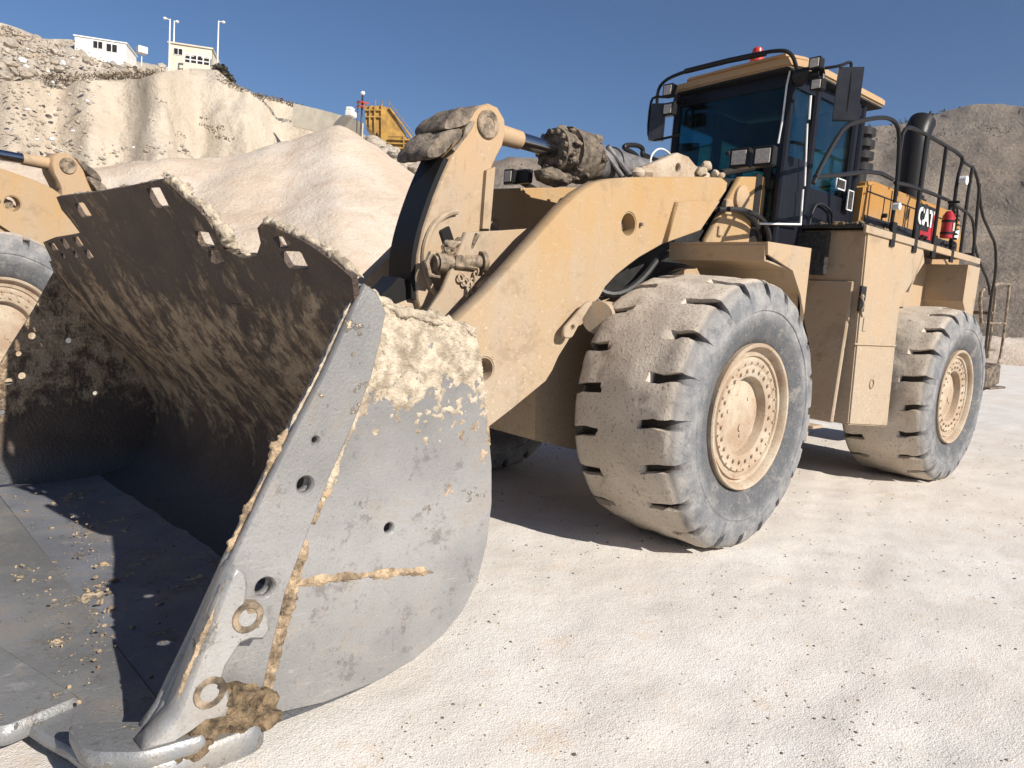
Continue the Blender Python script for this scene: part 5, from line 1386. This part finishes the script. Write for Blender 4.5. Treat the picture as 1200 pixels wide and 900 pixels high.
# yellow hopper and ramp side
M['hop'] = mat_simple('hopper_paint', (.40, .225, .04), .6, 0, 1.5, .3, 0)
D = 66
def hp_(px, py, d=D): return pk(px, py, d)
c_ = hp_(455, 185); HP = empty('hopper', c_); tag(HP, 'large orange-yellow steel feed hopper on the crest behind the sand pile', 'hopper')
TI = Matrix.Translation(-c_)
fwd = Vector((-math.cos(azel(455, 160)[0]), -math.sin(azel(455, 160)[0]), 0))
def hpoly(pts, th, name, mat):
    mb = MB(); mb.poly([hp_(*q) for q in pts], n=fwd*-th); return mb.build(name, mat, HP, TI)
hpoly([(427, 124), (446, 124), (446, 146), (440, 158), (429, 146)], 2.5, 'side_panel', M['hop'])
hpoly([(447, 124), (456, 126), (476, 158), (476, 160), (455, 160), (455, 168), (448, 165), (442, 156)], 2.5, 'side_panel', M['hop'])
hpoly([(455, 160.5), (477, 160.5), (495, 177), (496, 196), (456, 192), (454, 172)], 2.0, 'lower_panel', M['hop'])
mb = MB()
for q0_, q1_ in (((428, 129), (446, 129)), ((429, 137), (446, 137)), ((433, 124), (433, 148)), ((439, 124), (439, 156)), ((447, 123), (447, 164)), ((456, 126), (496, 180)), ((455, 163), (480, 164)), ((455, 168), (486, 169)), ((455, 173), (492, 175)), ((473, 160), (473, 190)), ((480, 165), (480, 192)), ((487, 170), (487, 194))):
    mb.cyl(hp_(*q0_, D-.15), hp_(*q1_, D-.15), .09, seg=6)
mb.build('rib', M['hop'], HP, TI)
mb = MB()
for x in (460, 466, 476, 483, 491): mb.cyl(hp_(x, 176, D-.3), hp_(x, 200, D-.3), .10, seg=6)
mb.build('support_post', mat_simple('rusty_post', (.25, .11, .04), .8, 0, 3, .3, 0), HP, TI)
mb = MB()
for x in range(440, 497, 8): mb.cyl(hp_(x, 124+max(0, x-456)*1.33), hp_(x, 117+max(0, x-456)*1.33), .04, seg=6)
mb.cyl(hp_(456, 120), hp_(494, 170), .04, seg=6); mb.build('guard_rail', M['dirtmetal'], HP, TI)
# retaining wall of stones below hopper
mb = MB(); rn = random.Random(55)
for i in range(150):
    x = rn.uniform(428, 500); y = 160+(x-428)*.55+rn.uniform(0, 26); mb.lump(pk(x, y, 63+rn.random()*2), (.45+.3*rn.random(),)*2+(.3+.25*rn.random(),), .3, 2, i)
o = mb.build('rubble', M['rocky'], None); tag(o, kind='stuff')
for o in [q_ for q_ in list(bpy.data.objects) if q_.parent in (HP, hs_) or (q_.parent and q_.parent.name == 'floodlight_mast')]:
    split_pieces(o)
# ---------------------------------------------------------------- dry scrub along the crest and on the far hill
M['scrub'] = mat_simple('dry_scrub', (.20, .155, .105), 1, 0, 5, .4, 0); M['green'] = mat_simple('dusty_scrub', (.065, .06, .035), 1, 0, 5, .4, 0)
def bush_mesh(V, Fc, c, rr, hh, n, rn):
    for i in range(n):
        a_ = rn.uniform(0, 6.28); q = rn.random()**.5; p = Vector((c.x+math.cos(a_)*rr*q, c.y+math.sin(a_)*rr*q, c.z+hh*rn.random()*(1-q*.5)))
        d1 = Vector((rn.gauss(0, 1), rn.gauss(0, 1), rn.gauss(0, 1))).normalized()*hh*.22; d2 = Vector((rn.gauss(0, 1), rn.gauss(0, 1), rn.gauss(0, 1))).normalized()*hh*.18
        b_ = len(V); V += [p-d1, p+d2, p+d1, p-d2]; Fc.append((b_, b_+1, b_+2, b_+3))
rn = random.Random(66); V = []; Fc = []
def crest(px, py, d, n, rr, hh): bush_mesh(V, Fc, pk(px, py, d), rr, hh, n, rn)
for x in range(45, 195, 3):
    if 97 < x < 112: continue
    yy = interp([(45, 93), (80, 93), (100, 92), (165, 90), (195, 84)], x); crest(x, yy+1, 86, 26, 1.0, .35+.4*rn.random())
for x in range(258, 352, 2):
    yy = interp([(255, 82), (263, 95), (270, 100), (300, 112), (330, 119), (352, 126)], x); crest(x, yy+1, 84, 16, .6, .3+.3*rn.random())
for x in range(0, 130, 6): crest(x, interp(  [(0, 30), (50, 48), (85, 50), (130, 70)], x)+rn.uniform(0, 30), 112, 10, .8, .6)
for (x, y) in ((238, 148), (245, 152), (252, 157), (255, 162), (262, 163), (241, 141), (188, 120), (211, 160), (270, 166), (258, 152)): crest(x, y, 74, 14, .5, .5)
me = bpy.data.meshes.new('scrub'); me.from_pydata([tuple(v) for v in V], [], Fc); tag(link('scrub', me, M['scrub']), kind='stuff')
V = []; Fc = []
for x in range(1005, 1210, 2):
    yy = interp([(1005, 150), (1040, 152), (1085, 140), (1110, 136), (1160, 132), (1210, 133)], x); bush_mesh(V, Fc, pk(x, yy+2, 318), 3, 1.5+3.*rn.random()**2, 8, rn)
for i in range(700):
    a_ = AZ(rn.uniform(590, 1250), 150)[0]; u = rn.random(); d = 150+170*u; e_ = interp(sorted(fs), a_)
    H = CAMP.z+320*math.tan(e_); bush_mesh(V, Fc, polar(math.radians(a_), d-3, H*u*1.0-.5), 1.6, 1.6, 6, rn)
me = bpy.data.meshes.new('scrub'); me.from_pydata([tuple(v) for v in V], [], Fc); tag(link('scrub', me, M['green']), kind='stuff')
# bush at the right end of the cream house
V = []; Fc = []
for (x, y, s) in ((258, 84, .7), (262, 90, .8), (267, 96, .7)): bush_mesh(V, Fc, pk(x, y+3, 87), s, 1.2, 200, rn)
me = bpy.data.meshes.new('bush'); me.from_pydata([tuple(v) for v in V], [], Fc); tag(link('bush', me, M['green']), 'dark dusty bush at the right end of the cream house', 'bush')
# boulders on the rocky slope and talus
def bld(rn):
    px = rn.uniform(-60, 230); py = rn.uniform(20, 230)
    if py > 92:
        if px > 120-(py-92)*.2 and py < 170: return None
        d = 82-(py-92)*.25; s = .05+.20*rn.random()**3
    else:
        sky = interp([(-60, 18), (0, 26), (50, 46), (110, 60), (190, 78), (230, 84)], px)
        if py < sky: return None
        d = 124-36*(py-sky)/max(8, 94-sky); s = .15+.7*rn.random()**3
    p = pk(px, py, d); return (p.x, p.y, p.z, s)
tag(scatter('boulders', 1800, bld, [M['rocky'], M['wwall']], lambda r_: 0 if r_.random() < .93 else 1), kind='stuff')
# ---------------------------------------------------------------- air
HAZE = True
if HAZE:
    m = bpy.data.materials.new('quarry_air'); m.use_nodes = True; nt = m.node_tree; nt.nodes.clear()
    out = nt.nodes.new('ShaderNodeOutputMaterial'); pv = nt.nodes.new('ShaderNodeVolumePrincipled'); pv.inputs['Color'].default_value = (.93, .92, .92, 1); pv.inputs['Density'].default_value = .0003; pv.inputs['Anisotropy'].default_value = .3
    nt.links.new(pv.outputs[0], out.inputs['Volume'])
    mb = MB(); mb.box((-40, -20, 46), (900, 900, 96), bev=0); o = mb.build('haze', m, smooth=0); tag(o, kind='stuff')
# ---------------------------------------------------------------- light
SUN = Vector((-.11, 1.5, 1.0)).normalized()
w = bpy.data.worlds.new('World'); sc.world = w; w.use_nodes = True; nt = w.node_tree; nt.nodes.clear()
ow = nt.nodes.new('ShaderNodeOutputWorld'); bg = nt.nodes.new('ShaderNodeBackground'); sky = nt.nodes.new('ShaderNodeTexSky')
sky.sky_type = 'NISHITA'; sky.sun_disc = False; sky.sun_elevation = math.asin(SUN.z); sky.sun_rotation = math.atan2(SUN.x, SUN.y); sky.altitude = 600; sky.air_density = 1.0; sky.dust_density = .2; sky.ozone_density = 8.0
bg.inputs[1].default_value = .053
nt.links.new(sky.outputs[0], bg.inputs[0]); nt.links.new(bg.outputs[0], ow.inputs[0])
ld = bpy.data.lights.new('sun', 'SUN'); ld.energy = 4.4; ld.angle = R(.5); ld.color = (1, .93, .83)
lo_ = bpy.data.objects.new('sun', ld); COL.objects.link(lo_); lo_.rotation_euler = SUN.to_track_quat('Z', 'Y').to_euler()
# ---------------------------------------------------------------- camera
cd = bpy.data.cameras.new('camera'); cam = bpy.data.objects.new('camera', cd); COL.objects.link(cam); sc.camera = cam
cd.sensor_fit = 'HORIZONTAL'; cd.sensor_width = 36; cd.lens = FPX/1200*36; cd.clip_end = 6000; cd.clip_start = .05
m = Matrix((Rv, Uv, -Fv)).transposed().to_4x4(); m.translation = CAMP; cam.matrix_world = m
sc.view_settings.view_transform = 'Standard'; sc.view_settings.look = 'None'; sc.view_settings.exposure = 0.75; sc.view_settings.gamma = 1
sc.cycles.max_bounces = 8; sc.cycles.volume_bounces = 0; sc.cycles.transparent_max_bounces = 16
